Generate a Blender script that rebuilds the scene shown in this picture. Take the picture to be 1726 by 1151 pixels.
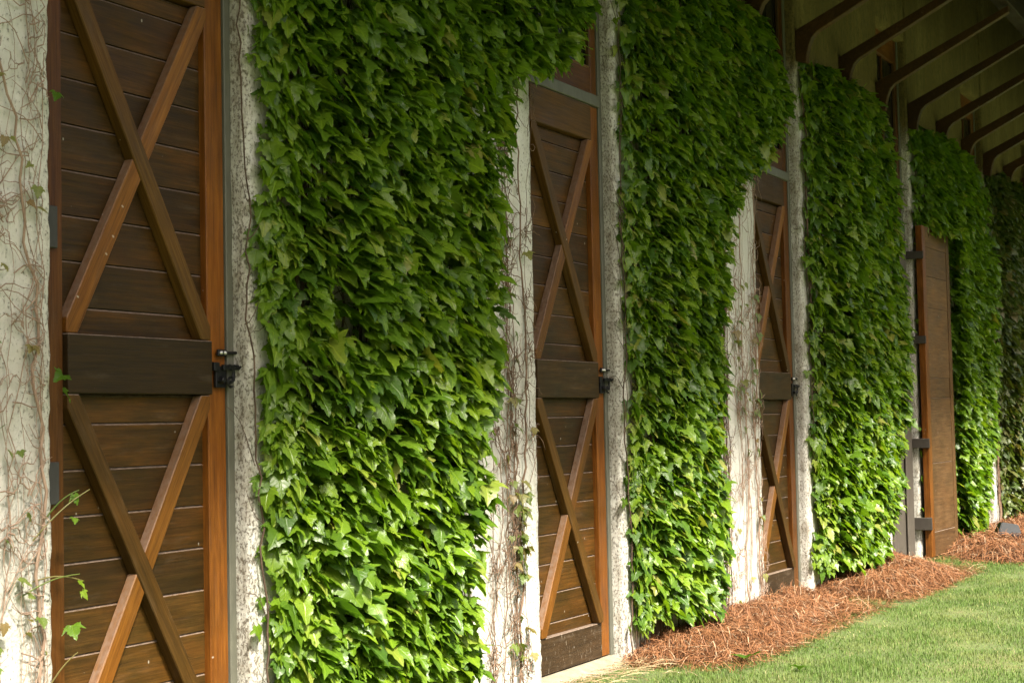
import bpy, bmesh, math, random
import numpy as np
from mathutils import Vector, Matrix, noise

random.seed(7)
rng = np.random.default_rng(11)
for o in list(bpy.data.objects):
    bpy.data.objects.remove(o)
SC = bpy.context.scene
COL = SC.collection
RAD = math.radians

# ------------------------------------------------------------------ camera
cam_d = bpy.data.cameras.new("camera")
cam = bpy.data.objects.new("camera", cam_d)
COL.objects.link(cam)
Rr = Vector((0.46932, -0.88278, -0.02078))
Ur = Vector((-0.03483, -0.04202, 0.99851))
Fw = Vector((0.88234, 0.46790, 0.05047))
CAM = Vector((0.0, -3.4835, 1.2769))
cam.matrix_world = Matrix(((Rr.x, Ur.x, -Fw.x, CAM.x), (Rr.y, Ur.y, -Fw.y, CAM.y),
                           (Rr.z, Ur.z, -Fw.z, CAM.z), (0, 0, 0, 1)))
cam_d.sensor_width = 36.0
cam_d.lens = 2700.0 / 1726.0 * 36.0
cam_d.clip_end = 600.0
cam_d.clip_start = 0.05
cam_d.dof.use_dof = True
cam_d.dof.focus_distance = 8.0
cam_d.dof.aperture_fstop = 13.0
SC.camera = cam

# ------------------------------------------------------------------ world, sun, exposure
SUN_EL, SUN_AZ = RAD(54.0), RAD(30.0)      # azimuth from the wall's normal (-Y) towards -X
s_dir = Vector((-math.sin(SUN_AZ) * math.cos(SUN_EL), -math.cos(SUN_AZ) * math.cos(SUN_EL), math.sin(SUN_EL)))
W = bpy.data.worlds.new("World")
SC.world = W
W.use_nodes = True
nt = W.node_tree
bg = nt.nodes["Background"]
sky = nt.nodes.new("ShaderNodeTexSky")
sky.sky_type = 'NISHITA'
sky.sun_disc = False
sky.sun_elevation = SUN_EL
sky.sun_rotation = math.atan2(s_dir.x, s_dir.y)
sky.dust_density = 7.0
sky.air_density = 0.8
sky.ozone_density = 0.5
tint = nt.nodes.new("ShaderNodeMix"); tint.data_type = 'RGBA'; tint.blend_type = 'MULTIPLY'
tint.inputs[0].default_value = 1.0
tint.inputs[7].default_value = (0.98, 0.97, 0.935, 1)      # thin warm haze over the whole sky
nt.links.new(sky.outputs[0], tint.inputs[6])
nt.links.new(tint.outputs[2], bg.inputs[0])
bg.inputs[1].default_value = 0.05
sd = bpy.data.lights.new("sun", 'SUN')
sun = bpy.data.objects.new("sun", sd)
COL.objects.link(sun)
sd.energy = 3.0
sd.angle = RAD(8.0)
sd.color = (1.0, 0.93, 0.80)
sun.rotation_euler = s_dir.to_track_quat('Z', 'Y').to_euler()
SC.view_settings.view_transform = 'Standard'
SC.view_settings.look = 'None'
SC.view_settings.exposure = 2.4
SC.view_settings.gamma = 1.0
SC.view_settings.use_curve_mapping = False

# ------------------------------------------------------------------ tagging and mesh helpers
def tag(o, label=None, cat=None, group=None, kind=None):
    if label: o["label"] = label
    if cat: o["category"] = cat
    if group: o["group"] = group
    if kind: o["kind"] = kind
    return o

def link(name, me, parent=None, mat=None):
    o = bpy.data.objects.new(name, me)
    COL.objects.link(o)
    if mat is not None and me is not None and len(me.materials) == 0:
        me.materials.append(mat)
    if parent is not None:
        o.parent = parent
    return o

def empty(name, loc=(0, 0, 0)):
    o = bpy.data.objects.new(name, None)
    o.location = loc
    COL.objects.link(o)
    return o

def np_mesh(name, verts, tris, mat=None, rnd=None, uv=None, smooth=True, quads=None):
    """mesh from numpy arrays; rnd per vertex, uv per vertex"""
    me = bpy.data.meshes.new(name)
    verts = np.asarray(verts, dtype=np.float32)
    parts = []
    if tris is not None and len(tris): parts.append(np.asarray(tris, dtype=np.int32))
    if quads is not None and len(quads): parts.append(np.asarray(quads, dtype=np.int32))
    loops = np.concatenate([p.ravel() for p in parts])
    sizes = np.concatenate([np.full(len(p), p.shape[1], dtype=np.int32) for p in parts])
    starts = np.concatenate([[0], np.cumsum(sizes)[:-1]]).astype(np.int32)
    me.vertices.add(len(verts)); me.vertices.foreach_set("co", verts.ravel())
    me.loops.add(len(loops)); me.loops.foreach_set("vertex_index", loops)
    me.polygons.add(len(sizes)); me.polygons.foreach_set("loop_start", starts)
    me.polygons.foreach_set("loop_total", sizes)
    me.polygons.foreach_set("use_smooth", np.full(len(sizes), smooth, dtype=bool))
    if uv is not None:
        l = me.uv_layers.new(name="UVMap")
        l.data.foreach_set("uv", np.asarray(uv, dtype=np.float32)[loops].ravel())
    me.update(calc_edges=True)
    me.validate()
    if rnd is not None:
        a = me.attributes.new("rnd", 'FLOAT', 'POINT')
        a.data.foreach_set("value", np.asarray(rnd, dtype=np.float32))
    if mat is not None: me.materials.append(mat)
    return me

def box_mesh(name, sx, sy, sz, mat, bev=0.003, seg=1):
    """bevelled box centred at origin"""
    bm = bmesh.new()
    bmesh.ops.create_cube(bm, size=1.0)
    bmesh.ops.scale(bm, vec=(sx, sy, sz), verts=bm.verts)
    if bev > 0:
        bmesh.ops.bevel(bm, geom=bm.edges[:], offset=bev, segments=seg, affect='EDGES', profile=0.6)
    me = bpy.data.meshes.new(name)
    bm.to_mesh(me); bm.free()
    me.materials.append(mat)
    return me

def box(name, x0, x1, y0, y1, z0, z1, mat, parent, bev=0.003):
    o = link(name, box_mesh(name, x1 - x0, y1 - y0, z1 - z0, mat, bev), parent)
    o.location = ((x0 + x1) / 2, (y0 + y1) / 2, (z0 + z1) / 2)
    return o

def bar(name, p, q, w, t, mat, parent, bev=0.003):
    """wood piece whose local X runs from p to q; w = size in plane, t = thickness along Y"""
    p, q = Vector(p), Vector(q)
    d = q - p
    o = link(name, box_mesh(name, d.length, t, w, mat, bev), parent)
    o.location = (p + q) / 2
    o.rotation_euler = (0, -math.atan2(d.z, d.x), 0)
    return o

def tubes(paths, sides=5):
    """paths: list of (pts Nx3, radii N) -> verts, quads"""
    V, Q = [], []
    base = 0
    ang = np.linspace(0, 2 * math.pi, sides, endpoint=False)
    ca, sa = np.cos(ang), np.sin(ang)
    for pts, rad in paths:
        pts = np.asarray(pts, float); n = len(pts)
        d = np.gradient(pts, axis=0)
        d /= np.linalg.norm(d, axis=1)[:, None] + 1e-9
        ref = np.array([0.0, 1.0, 0.0])
        u = np.cross(d, ref); nu = np.linalg.norm(u, axis=1)
        bad = nu < 0.15
        u[bad] = np.cross(d[bad], [1.0, 0, 0])
        u /= np.linalg.norm(u, axis=1)[:, None] + 1e-9
        v = np.cross(d, u)
        rad = np.broadcast_to(np.asarray(rad, float), (n,))
        ring = pts[:, None, :] + rad[:, None, None] * (ca[None, :, None] * u[:, None, :] + sa[None, :, None] * v[:, None, :])
        V.append(ring.reshape(-1, 3))
        i = np.arange(n - 1)[:, None]; k = np.arange(sides)[None, :]; k2 = (k + 1) % sides
        q = np.stack([base + i * sides + k, base + i * sides + k2, base + (i + 1) * sides + k2, base + (i + 1) * sides + k], -1)
        Q.append(q.reshape(-1, 4))
        base += n * sides
    return np.concatenate(V), np.concatenate(Q)

# ------------------------------------------------------------------ materials
def new_mat(name):
    m = bpy.data.materials.new(name)
    m.use_nodes = True
    t = m.node_tree
    b = t.nodes["Principled BSDF"]
    return m, t, b, t.nodes, t.links

def N(t, typ, **kw):
    n = t.nodes.new(typ)
    for k, v in kw.items():
        setattr(n, k, v)
    return n

def ramp(t, stops, fac=None, interp='LINEAR'):
    r = t.nodes.new("ShaderNodeValToRGB")
    r.color_ramp.interpolation = interp
    els = r.color_ramp.elements
    while len(els) > 1: els.remove(els[-1])
    els[0].position = stops[0][0]; els[0].color = (*stops[0][1], 1) if len(stops[0][1]) == 3 else stops[0][1]
    for p, c in stops[1:]:
        e = els.new(p); e.color = (*c, 1)
    if fac is not None: t.links.new(fac, r.inputs[0])
    return r

def mapr(t, val, a, b, c=0.0, d=1.0):
    m = t.nodes.new("ShaderNodeMapRange")
    m.inputs[1].default_value = a; m.inputs[2].default_value = b
    m.inputs[3].default_value = c; m.inputs[4].default_value = d
    t.links.new(val, m.inputs[0])
    return m.outputs[0]

def mth(t, op, a, b=None):
    m = t.nodes.new("ShaderNodeMath"); m.operation = op
    for i, v in enumerate((a, b)):
        if v is None: continue
        if isinstance(v, (int, float)): m.inputs[i].default_value = v
        else: t.links.new(v, m.inputs[i])
    return m.outputs[0]

def mixc(t, fac, a, b, mode='MIX'):
    m = t.nodes.new("ShaderNodeMix"); m.data_type = 'RGBA'; m.blend_type = mode
    for s, v in ((0, fac), (6, a), (7, b)):
        if isinstance(v, (int, float)): m.inputs[s].default_value = v
        elif isinstance(v, tuple): m.inputs[s].default_value = (*v, 1)
        else: t.links.new(v, m.inputs[s])
    return m.outputs[2]

def noise_n(t, vec, scale, detail=4.0, rough=0.55):
    n = t.nodes.new("ShaderNodeTexNoise")
    n.inputs["Scale"].default_value = scale; n.inputs["Detail"].default_value = detail
    n.inputs["Roughness"].default_value = rough
    if vec is not None: t.links.new(vec, n.inputs["Vector"])
    return n.outputs["Fac"]

def obj_vec(t, scale=(1, 1, 1), offset=True):
    tc = t.nodes.new("ShaderNodeTexCoord")
    mp = t.nodes.new("ShaderNodeMapping"); mp.inputs["Scale"].default_value = scale
    t.links.new(tc.outputs["Object"], mp.inputs[0])
    if offset:
        oi = t.nodes.new("ShaderNodeObjectInfo")
        cb = t.nodes.new("ShaderNodeCombineXYZ")
        for i, k in enumerate((37.0, 53.0, 71.0)):
            t.links.new(mth(t, 'MULTIPLY', oi.outputs["Random"], k), cb.inputs[i])
        va = t.nodes.new("ShaderNodeVectorMath"); va.operation = 'ADD'
        t.links.new(tc.outputs["Object"], va.inputs[0]); t.links.new(cb.outputs[0], va.inputs[1])
        t.links.new(va.outputs[0], mp.inputs[0])
    return mp.outputs[0]

def bump(t, h, dist, bsdf, strength=1.0):
    b = t.nodes.new("ShaderNodeBump"); b.inputs["Distance"].default_value = dist
    b.inputs["Strength"].default_value = strength
    t.links.new(h, b.inputs["Height"]); t.links.new(b.outputs[0], bsdf.inputs["Normal"])

def wood(name, dark, mid, light, rough=0.42, dust=0.8, dustc=(0.25, 0.19, 0.15), flecks=0.5, wear=0.14, patchy=0.25, lowscuff=False):
    """stained boards; grain runs along local X; pale dust lies on ledges that face up"""
    m, t, b, nn, L = new_mat(name)
    v = obj_vec(t, (1.6, 26, 26))
    g = noise_n(t, v, 2.2, 6.0, 0.65)
    v2 = obj_vec(t, (3.0, 90, 90))
    fine = noise_n(t, v2, 2.0, 3.0, 0.6)
    cloud = noise_n(t, obj_vec(t, (2.2, 5, 5)), 1.6, 4.0, 0.6)
    fac = mth(t, 'ADD', mth(t, 'MULTIPLY', g, 0.6), mth(t, 'MULTIPLY', cloud, 0.4))
    col = ramp(t, [(0.33, dark), (0.5, mid), (0.68, light)], fac).outputs[0]
    col = mixc(t, mapr(t, fine, 0.38, 0.62, 0.0, 0.55), mixc(t, 1.0, col, (0.62, 0.58, 0.55), 'MULTIPLY'), col)
    big = noise_n(t, obj_vec(t, (2.0, 3.0, 3.5)), 1.1, 5.0, 0.65)
    col = mixc(t, mapr(t, big, 0.45, 0.70, 0.0, patchy), col, mixc(t, 1.0, col, (1.75, 1.35, 0.95), 'MULTIPLY'))
    col = mixc(t, mapr(t, big, 0.30, 0.46, patchy * 0.6, 0.0), col, mixc(t, 1.0, col, (0.62, 0.68, 0.72), 'MULTIPLY'))
    # per-piece shade
    oi = nn.new("ShaderNodeObjectInfo")
    hsv = nn.new("ShaderNodeHueSaturation")
    L.new(mapr(t, oi.outputs["Random"], 0, 1, 0.68, 1.32), hsv.inputs["Value"])
    hsv.inputs["Saturation"].default_value = 1.0
    L.new(col, hsv.inputs["Color"])
    col = hsv.outputs[0]
    # worn, greyed patches and pale flecks (droppings and paint spots)
    wv = noise_n(t, obj_vec(t, (3, 14, 14)), 1.3, 5.0, 0.7)
    col = mixc(t, mapr(t, wv, 0.56, 0.78, 0.0, wear), col, (0.20, 0.155, 0.11))
    vo = nn.new("ShaderNodeTexVoronoi"); vo.inputs["Scale"].default_value = 21.0
    L.new(obj_vec(t, (1, 1, 0.6)), vo.inputs["Vector"])
    spot = mth(t, 'MULTIPLY', mapr(t, vo.outputs["Distance"], 0.055, 0.085, 1.0, 0.0),
               mapr(t, noise_n(t, obj_vec(t, (1, 1, 1)), 6.0, 1.0), 0.57, 0.6))
    col = mixc(t, mth(t, 'MULTIPLY', spot, flecks), col, (0.55, 0.50, 0.42))
    # dust on up-facing ledges
    ge = nn.new("ShaderNodeNewGeometry"); sp = nn.new("ShaderNodeSeparateXYZ")
    L.new(ge.outputs["True Normal"], sp.inputs[0])
    dn = noise_n(t, obj_vec(t, (14, 14, 14)), 3.0, 4.0, 0.7)
    df = mth(t, 'MULTIPLY', mapr(t, sp.outputs[2], 0.25, 0.6), mapr(t, dn, 0.3, 0.62, 0.35, 1.0))
    col = mixc(t, mth(t, 'MULTIPLY', df, dust), col, dustc)
    if lowscuff:
        sc = noise_n(t, obj_vec(t, (10, 10, 3)), 7.0, 4.0, 0.8)
        col = mixc(t, mapr(t, sc, 0.60, 0.70, 0.0, 0.65), col, (0.33, 0.28, 0.21))
    L.new(col, b.inputs["Base Color"])
    L.new(mapr(t, cloud, 0.3, 0.7, rough - 0.08, rough + 0.14), b.inputs["Roughness"])
    b.inputs["Specular IOR Level"].default_value = 0.22
    bump(t, mth(t, 'ADD', mth(t, 'MULTIPLY', g, 0.6), mth(t, 'MULTIPLY', fine, 0.5)), 0.0025, b, 0.7)
    return m

M = {}
M['stile'] = wood('wood_orange', (0.092, 0.032, 0.006), (0.168, 0.061, 0.009), (0.265, 0.102, 0.015))
M['stile_dark'] = wood('wood_redbrown', (0.072, 0.027, 0.006), (0.120, 0.047, 0.009), (0.175, 0.074, 0.014))
M['plank'] = wood('wood_umber', (0.034, 0.019, 0.004), (0.062, 0.033, 0.006), (0.106, 0.051, 0.009), rough=0.5, patchy=0.8)
M['rail'] = wood('wood_blackbrown', (0.026, 0.015, 0.004), (0.043, 0.025, 0.006), (0.068, 0.038, 0.009), rough=0.56, wear=0.15)
M['rail_low'] = wood('wood_scuffed', (0.024, 0.015, 0.007), (0.040, 0.025, 0.011), (0.062, 0.038, 0.017), rough=0.58, wear=0.4, lowscuff=True)
M['brace_olive'] = wood('wood_olive', (0.054, 0.027, 0.005), (0.086, 0.043, 0.007), (0.126, 0.062, 0.011), rough=0.5)
M['brace'] = wood('wood_amber', (0.105, 0.040, 0.007), (0.180, 0.074, 0.011), (0.265, 0.115, 0.019))
M['weathered'] = wood('wood_weathered', (0.085, 0.047, 0.018), (0.138, 0.078, 0.030), (0.200, 0.118, 0.048), rough=0.62)
M['beam'] = wood('wood_beam', (0.034, 0.018, 0.006), (0.060, 0.030, 0.009), (0.095, 0.050, 0.014), rough=0.6, dust=0.2)
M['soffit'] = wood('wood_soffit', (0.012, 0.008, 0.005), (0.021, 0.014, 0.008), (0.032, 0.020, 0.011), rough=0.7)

def paint_metal(name, col, rough=0.5, metallic=0.0):
    m, t, b, nn, L = new_mat(name)
    n1 = noise_n(t, obj_vec(t, (9, 9, 3)), 3.0, 5.0, 0.65)
    c = ramp(t, [(0.3, tuple(x * 0.75 for x in col)), (0.6, col), (0.8, tuple(min(1, x * 1.25) for x in col))], n1).outputs[0]
    L.new(c, b.inputs["Base Color"])
    b.inputs["Roughness"].default_value = rough
    b.inputs["Metallic"].default_value = metallic
    bump(t, n1, 0.0015, b, 0.5)
    return m
M['frame'] = paint_metal('grey_green_paint', (0.115, 0.115, 0.088), 0.55)
M['iron'] = paint_metal('black_iron', (0.018, 0.018, 0.02), 0.42, 0.6)
M['hinge'] = paint_metal('hinge_grey', (0.036, 0.035, 0.032), 0.75, 0.0)
M['grey_board'] = paint_metal('grey_board', (0.085, 0.072, 0.056), 0.7)
M['hinge_brown'] = paint_metal('hinge_brown', (0.040, 0.033, 0.026), 0.6)
M['box'] = paint_metal('dark_box', (0.010, 0.012, 0.015), 0.7)

def plaster():
    """old lime-washed board-marked concrete: pits, streaks, dark vine-holdfast specks"""
    m, t, b, nn, L = new_mat('plaster')
    tc = nn.new("ShaderNodeTexCoord")
    def mp(s):
        k = nn.new("ShaderNodeMapping"); k.inputs["Scale"].default_value = s
        L.new(tc.outputs["Object"], k.inputs[0]); return k.outputs[0]
    base = noise_n(t, mp((1, 1, 0.35)), 2.2, 6.0, 0.6)
    col = ramp(t, [(0.28, (0.49, 0.475, 0.425)), (0.5, (0.62, 0.61, 0.56)), (0.72, (0.71, 0.70, 0.66))], base).outputs[0]
    # damp vertical runs
    run = noise_n(t, mp((11, 11, 0.5)), 1.6, 5.0, 0.65)
    col = mixc(t, mapr(t, run, 0.52, 0.78, 0.0, 0.45), col, (0.38, 0.35, 0.27))
    # dark specks, denser in patches and towards the corners of the reveals
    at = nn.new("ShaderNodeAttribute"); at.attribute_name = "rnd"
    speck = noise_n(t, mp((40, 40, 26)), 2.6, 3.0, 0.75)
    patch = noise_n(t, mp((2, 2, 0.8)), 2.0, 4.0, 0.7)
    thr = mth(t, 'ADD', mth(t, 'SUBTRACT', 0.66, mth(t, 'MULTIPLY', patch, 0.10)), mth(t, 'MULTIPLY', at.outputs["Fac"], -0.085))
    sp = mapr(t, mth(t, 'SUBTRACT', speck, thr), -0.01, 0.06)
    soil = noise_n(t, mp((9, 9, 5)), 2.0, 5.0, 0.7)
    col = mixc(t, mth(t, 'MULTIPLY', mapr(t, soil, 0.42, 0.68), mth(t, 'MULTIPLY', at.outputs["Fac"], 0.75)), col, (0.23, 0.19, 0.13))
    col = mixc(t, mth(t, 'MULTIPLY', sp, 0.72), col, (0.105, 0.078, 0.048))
    # hairline cracks
    vo = nn.new("ShaderNodeTexVoronoi"); vo.feature = 'DISTANCE_TO_EDGE'; vo.inputs["Scale"].default_value = 3.2
    wob = nn.new("ShaderNodeTexNoise"); wob.inputs["Scale"].default_value = 9.0
    L.new(mp((1, 1, 0.3)), wob.inputs["Vector"])
    va = nn.new("ShaderNodeVectorMath"); va.operation = 'MULTIPLY_ADD'
    L.new(wob.outputs["Color"], va.inputs[0]); va.inputs[1].default_value = (0.25, 0.25, 0.25)
    L.new(mp((1.2, 1.2, 0.28)), va.inputs[2]); L.new(va.outputs[0], vo.inputs["Vector"])
    cr = mth(t, 'MULTIPLY', mapr(t, vo.outputs["Distance"], 0.002, 0.007, 1.0, 0.0), mapr(t, patch, 0.55, 0.68))
    col = mixc(t, mth(t, 'MULTIPLY', cr, 0.75), col, (0.12, 0.10, 0.07))
    # eave shade painted into the colour: mottled dark olive from the bracket feet up
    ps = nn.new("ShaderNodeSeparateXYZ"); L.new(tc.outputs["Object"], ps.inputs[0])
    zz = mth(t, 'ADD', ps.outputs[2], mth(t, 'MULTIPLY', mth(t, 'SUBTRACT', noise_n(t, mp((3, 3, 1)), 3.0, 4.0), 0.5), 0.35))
    eave_shade = ramp(t, [(0.3, (0.12, 0.090, 0.032)), (0.55, (0.19, 0.146, 0.056)), (0.75, (0.27, 0.215, 0.092))], base).outputs[0]
    eave_shade = mixc(t, mth(t, 'MULTIPLY', mapr(t, run, 0.40, 0.66), 0.6), eave_shade, (0.10, 0.09, 0.04))
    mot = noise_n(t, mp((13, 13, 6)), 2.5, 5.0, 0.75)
    eave_shade = mixc(t, mapr(t, mot, 0.46, 0.62, 0.0, 0.75), eave_shade, (0.085, 0.075, 0.034))
    eave_shade = mixc(t, mth(t, 'MULTIPLY', sp, 0.6), eave_shade, (0.05, 0.04, 0.02))
    col = mixc(t, mapr(t, zz, 3.62, 3.86), col, eave_shade)
    L.new(col, b.inputs["Base Color"])
    b.inputs["Roughness"].default_value = 0.92
    b.inputs["Specular IOR Level"].default_value = 0.15
    h = mth(t, 'SUBTRACT', mth(t, 'ADD', mth(t, 'MULTIPLY', speck, 0.6), mth(t, 'MULTIPLY', run, 0.5)), mth(t, 'ADD', mth(t, 'MULTIPLY', sp, 0.5), mth(t, 'MULTIPLY', cr, 0.5)))
    bump(t, h, 0.012, b, 0.8)
    return m
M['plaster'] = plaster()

def concrete():
    m, t, b, nn, L = new_mat('sill_concrete')
    n1 = noise_n(t, obj_vec(t, (1, 1, 1)), 9.0, 6.0, 0.7)
    c = ramp(t, [(0.3, (0.15, 0.125, 0.085)), (0.55, (0.24, 0.205, 0.145)), (0.75, (0.33, 0.29, 0.22))], n1).outputs[0]
    L.new(c, b.inputs["Base Color"]); b.inputs["Roughness"].default_value = 0.9
    bump(t, n1, 0.01, b, 0.6)
    return m
M['concrete'] = concrete()

def rnd_val(t):
    """one random number per piece: from the object, or from the 'rnd' attribute of a joined mesh"""
    oi = t.nodes.new("ShaderNodeObjectInfo")
    at = t.nodes.new("ShaderNodeAttribute"); at.attribute_name = "rnd"
    return mth(t, 'FRACT', mth(t, 'ADD', mth(t, 'MULTIPLY', oi.outputs["Random"], 1.0), at.outputs["Fac"]))

def leaf_mat(name, stops, trans=0.32, rough=0.35):
    m, t, b, nn, L = new_mat(name)
    r = rnd_val(t)
    col = ramp(t, stops, r).outputs[0]
    uv = nn.new("ShaderNodeUVMap"); sx = nn.new("ShaderNodeSeparateXYZ"); L.new(uv.outputs[0], sx.inputs[0])
    ax = mth(t, 'ABSOLUTE', mth(t, 'SUBTRACT', sx.outputs[0], 0.5))
    y = sx.outputs[1]
    mid = mapr(t, ax, 0.006, 0.022, 1.0, 0.0)
    lat = mapr(t, mth(t, 'ABSOLUTE', mth(t, 'SUBTRACT', mth(t, 'SUBTRACT', y, 0.10), mth(t, 'MULTIPLY', ax, 0.85))), 0.008, 0.026, 1.0, 0.0)
    fr = mth(t, 'FRACT', mth(t, 'MULTIPLY', mth(t, 'SUBTRACT', y, mth(t, 'MULTIPLY', ax, 1.1)), 7.0))
    fine = mth(t, 'MULTIPLY', mapr(t, mth(t, 'ABSOLUTE', mth(t, 'SUBTRACT', fr, 0.5)), 0.02, 0.10, 1.0, 0.0), 0.35)
    vein = mth(t, 'MAXIMUM', mth(t, 'MAXIMUM', mid, lat), fine)
    col2 = mixc(t, mth(t, 'MULTIPLY', vein, 0.45), col, mixc(t, 1.0, col, (1.9, 1.7, 1.6), 'MULTIPLY'))
    blot = noise_n(t, uv.outputs[0], 5.0, 4.0, 0.6)
    col2 = mixc(t, mapr(t, blot, 0.3, 0.7, 0.0, 0.35), col2, mixc(t, 1.0, col2, (0.7, 0.78, 0.6), 'MULTIPLY'))
    L.new(col2, b.inputs["Base Color"])
    L.new(mapr(t, blot, 0.3, 0.7, rough - 0.06, rough + 0.10), b.inputs["Roughness"])
    b.inputs["Specular IOR Level"].default_value = 0.45
    bump(t, mth(t, 'ADD', mth(t, 'MULTIPLY', vein, -0.5), mth(t, 'MULTIPLY', blot, 0.8)), 0.004, b, 0.6)
    tr = nn.new("ShaderNodeBsdfTranslucent")
    L.new(mixc(t, 1.0, col2, (1.5, 1.6, 0.55), 'MULTIPLY'), tr.inputs[0])
    mx = nn.new("ShaderNodeMixShader"); mx.inputs[0].default_value = trans
    L.new(b.outputs[0], mx.inputs[1]); L.new(tr.outputs[0], mx.inputs[2])
    L.new(mx.outputs[0], nn["Material Output"].inputs[0])
    return m
M['leaf'] = leaf_mat('ivy_leaf', [(0.0, (0.046, 0.105, 0.010)), (0.35, (0.082, 0.160, 0.011)), (0.7, (0.128, 0.222, 0.013)),
                                  (0.92, (0.168, 0.255, 0.017)), (0.97, (0.21, 0.26, 0.04)), (1.0, (0.22, 0.22, 0.05))], trans=0.36)
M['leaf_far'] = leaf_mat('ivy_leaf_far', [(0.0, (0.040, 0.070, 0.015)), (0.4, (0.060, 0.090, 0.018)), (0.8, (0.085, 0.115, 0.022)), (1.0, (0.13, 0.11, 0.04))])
M['leaf_dry'] = leaf_mat('ivy_leaf_young', [(0.0, (0.10, 0.15, 0.03)), (0.5, (0.15, 0.19, 0.045)), (0.75, (0.22, 0.20, 0.07)), (1.0, (0.20, 0.13, 0.06))])

def stem_mat(name, a, bcol):
    m, t, b, nn, L = new_mat(name)
    n1 = noise_n(t, obj_vec(t, (30, 30, 8)), 2.0, 4.0, 0.6)
    L.new(ramp(t, [(0.3, a), (0.7, bcol)], n1).outputs[0], b.inputs["Base Color"])
    b.inputs["Roughness"].default_value = 0.85
    bump(t, n1, 0.004, b, 0.8)
    return m
M['stem'] = stem_mat('vine_bark', (0.085, 0.048, 0.028), (0.24, 0.155, 0.10))
M['stem_pale'] = stem_mat('vine_bark_pale', (0.20, 0.125, 0.085), (0.36, 0.26, 0.19))
M['stem_dark'] = stem_mat('vine_bark_dark', (0.040, 0.024, 0.014), (0.10, 0.062, 0.038))

def fibre_mat(name, stops, rough=0.6, trans=0.0, patch=None):
    m, t, b, nn, L = new_mat(name)
    at = nn.new("ShaderNodeAttribute"); at.attribute_name = "rnd"
    col = ramp(t, stops, at.outputs["Fac"]).outputs[0]
    if patch:
        ge = nn.new("ShaderNodeNewGeometry")
        pn = noise_n(t, ge.outputs["Position"], 1.7, 4.0, 0.65)
        col = mixc(t, mapr(t, pn, 0.50, 0.70, 0.0, 0.7), col, patch)
    L.new(col, b.inputs["Base Color"]); b.inputs["Roughness"].default_value = rough
    b.inputs["Specular IOR Level"].default_value = 0.3
    if trans:
        tr = nn.new("ShaderNodeBsdfTranslucent"); L.new(col, tr.inputs[0])
        mx = nn.new("ShaderNodeMixShader"); mx.inputs[0].default_value = trans
        L.new(b.outputs[0], mx.inputs[1]); L.new(tr.outputs[0], mx.inputs[2])
        L.new(mx.outputs[0], nn["Material Output"].inputs[0])
    return m
M['straw'] = fibre_mat('pine_straw', [(0.0, (0.035, 0.017, 0.009)), (0.3, (0.105, 0.042, 0.016)), (0.6, (0.215, 0.090, 0.036)), (0.85, (0.31, 0.148, 0.068)), (0.95, (0.38, 0.22, 0.12)), (1.0, (0.42, 0.32, 0.21))])
M['dry_grass'] = fibre_mat('dry_clippings', [(0.0, (0.22, 0.15, 0.08)), (0.6, (0.36, 0.27, 0.15)), (1.0, (0.50, 0.42, 0.26))])
M['grass'] = fibre_mat('grass_blade', [(0.0, (0.060, 0.115, 0.020)), (0.5, (0.108, 0.185, 0.034)), (0.85, (0.165, 0.235, 0.052)), (0.95, (0.30, 0.28, 0.11)), (1.0, (0.42, 0.36, 0.19))],
                       trans=0.3, patch=(0.25, 0.25, 0.085))

def ground_mat():
    m, t, b, nn, L = new_mat('lawn_ground')
    ge = nn.new("ShaderNodeNewGeometry")
    n1 = noise_n(t, ge.outputs["Position"], 1.3, 6.0, 0.7)
    n2 = noise_n(t, ge.outputs["Position"], 45.0, 3.0, 0.7)
    c = ramp(t, [(0.35, (0.060, 0.105, 0.022)), (0.55, (0.095, 0.145, 0.032)), (0.72, (0.17, 0.165, 0.06))], n1).outputs[0]
    c = mixc(t, mapr(t, n2, 0.35, 0.65, 0.0, 0.7), c, (0.075, 0.065, 0.03))
    L.new(c, b.inputs["Base Color"]); b.inputs["Roughness"].default_value = 0.95
    bump(t, n2, 0.02, b, 0.7)
    return m
M['ground'] = ground_mat()

def glass_mat():
    m, t, b, nn, L = new_mat('dark_glass')
    b.inputs["Base Color"].default_value = (0.012, 0.012, 0.011, 1)
    b.inputs["Roughness"].default_value = 0.08
    n1 = noise_n(t, obj_vec(t, (3, 3, 3)), 2.0, 3.0)
    L.new(mapr(t, n1, 0.3, 0.7, 0.06, 0.25), b.inputs["Roughness"])
    return m
M['glass'] = glass_mat()
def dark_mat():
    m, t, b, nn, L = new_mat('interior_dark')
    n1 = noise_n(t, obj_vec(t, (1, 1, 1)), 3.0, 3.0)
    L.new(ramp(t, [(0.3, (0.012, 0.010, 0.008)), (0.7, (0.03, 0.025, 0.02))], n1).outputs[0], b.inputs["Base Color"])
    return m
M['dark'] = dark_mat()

# ------------------------------------------------------------------ measurements
X0, P = 4.5438, 3.2                      # right edge of the first door, bay pitch
OPEN_L, OPEN_R = -0.93, 0.035            # opening, relative to the right edge of its door
def RX(n): return X0 + P * n
FACE = 0.0                               # wall front plane
DY = 0.075                               # plane of stiles

# ------------------------------------------------------------------ ground
gm = np_mesh('lawn', [(-300, -300, -0.004), (400, -300, -0.004), (400, 300, -0.004), (-300, 300, -0.004)], None, M['ground'], quads=[(0, 1, 2, 3)])
tag(link('lawn', gm), 'short green lawn with yellowed patches running along the foot of the barn wall', 'lawn', kind='structure')

# ------------------------------------------------------------------ barn: piers, wall, roof
barn = empty('barn', (X0, 0, 0))
barn_off = Vector((X0, 0, 0))
tag(barn, 'white plastered barn wall with X braced wooden doors and dark eave brackets', 'barn')
barn.location = (0, 0, 0)

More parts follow.
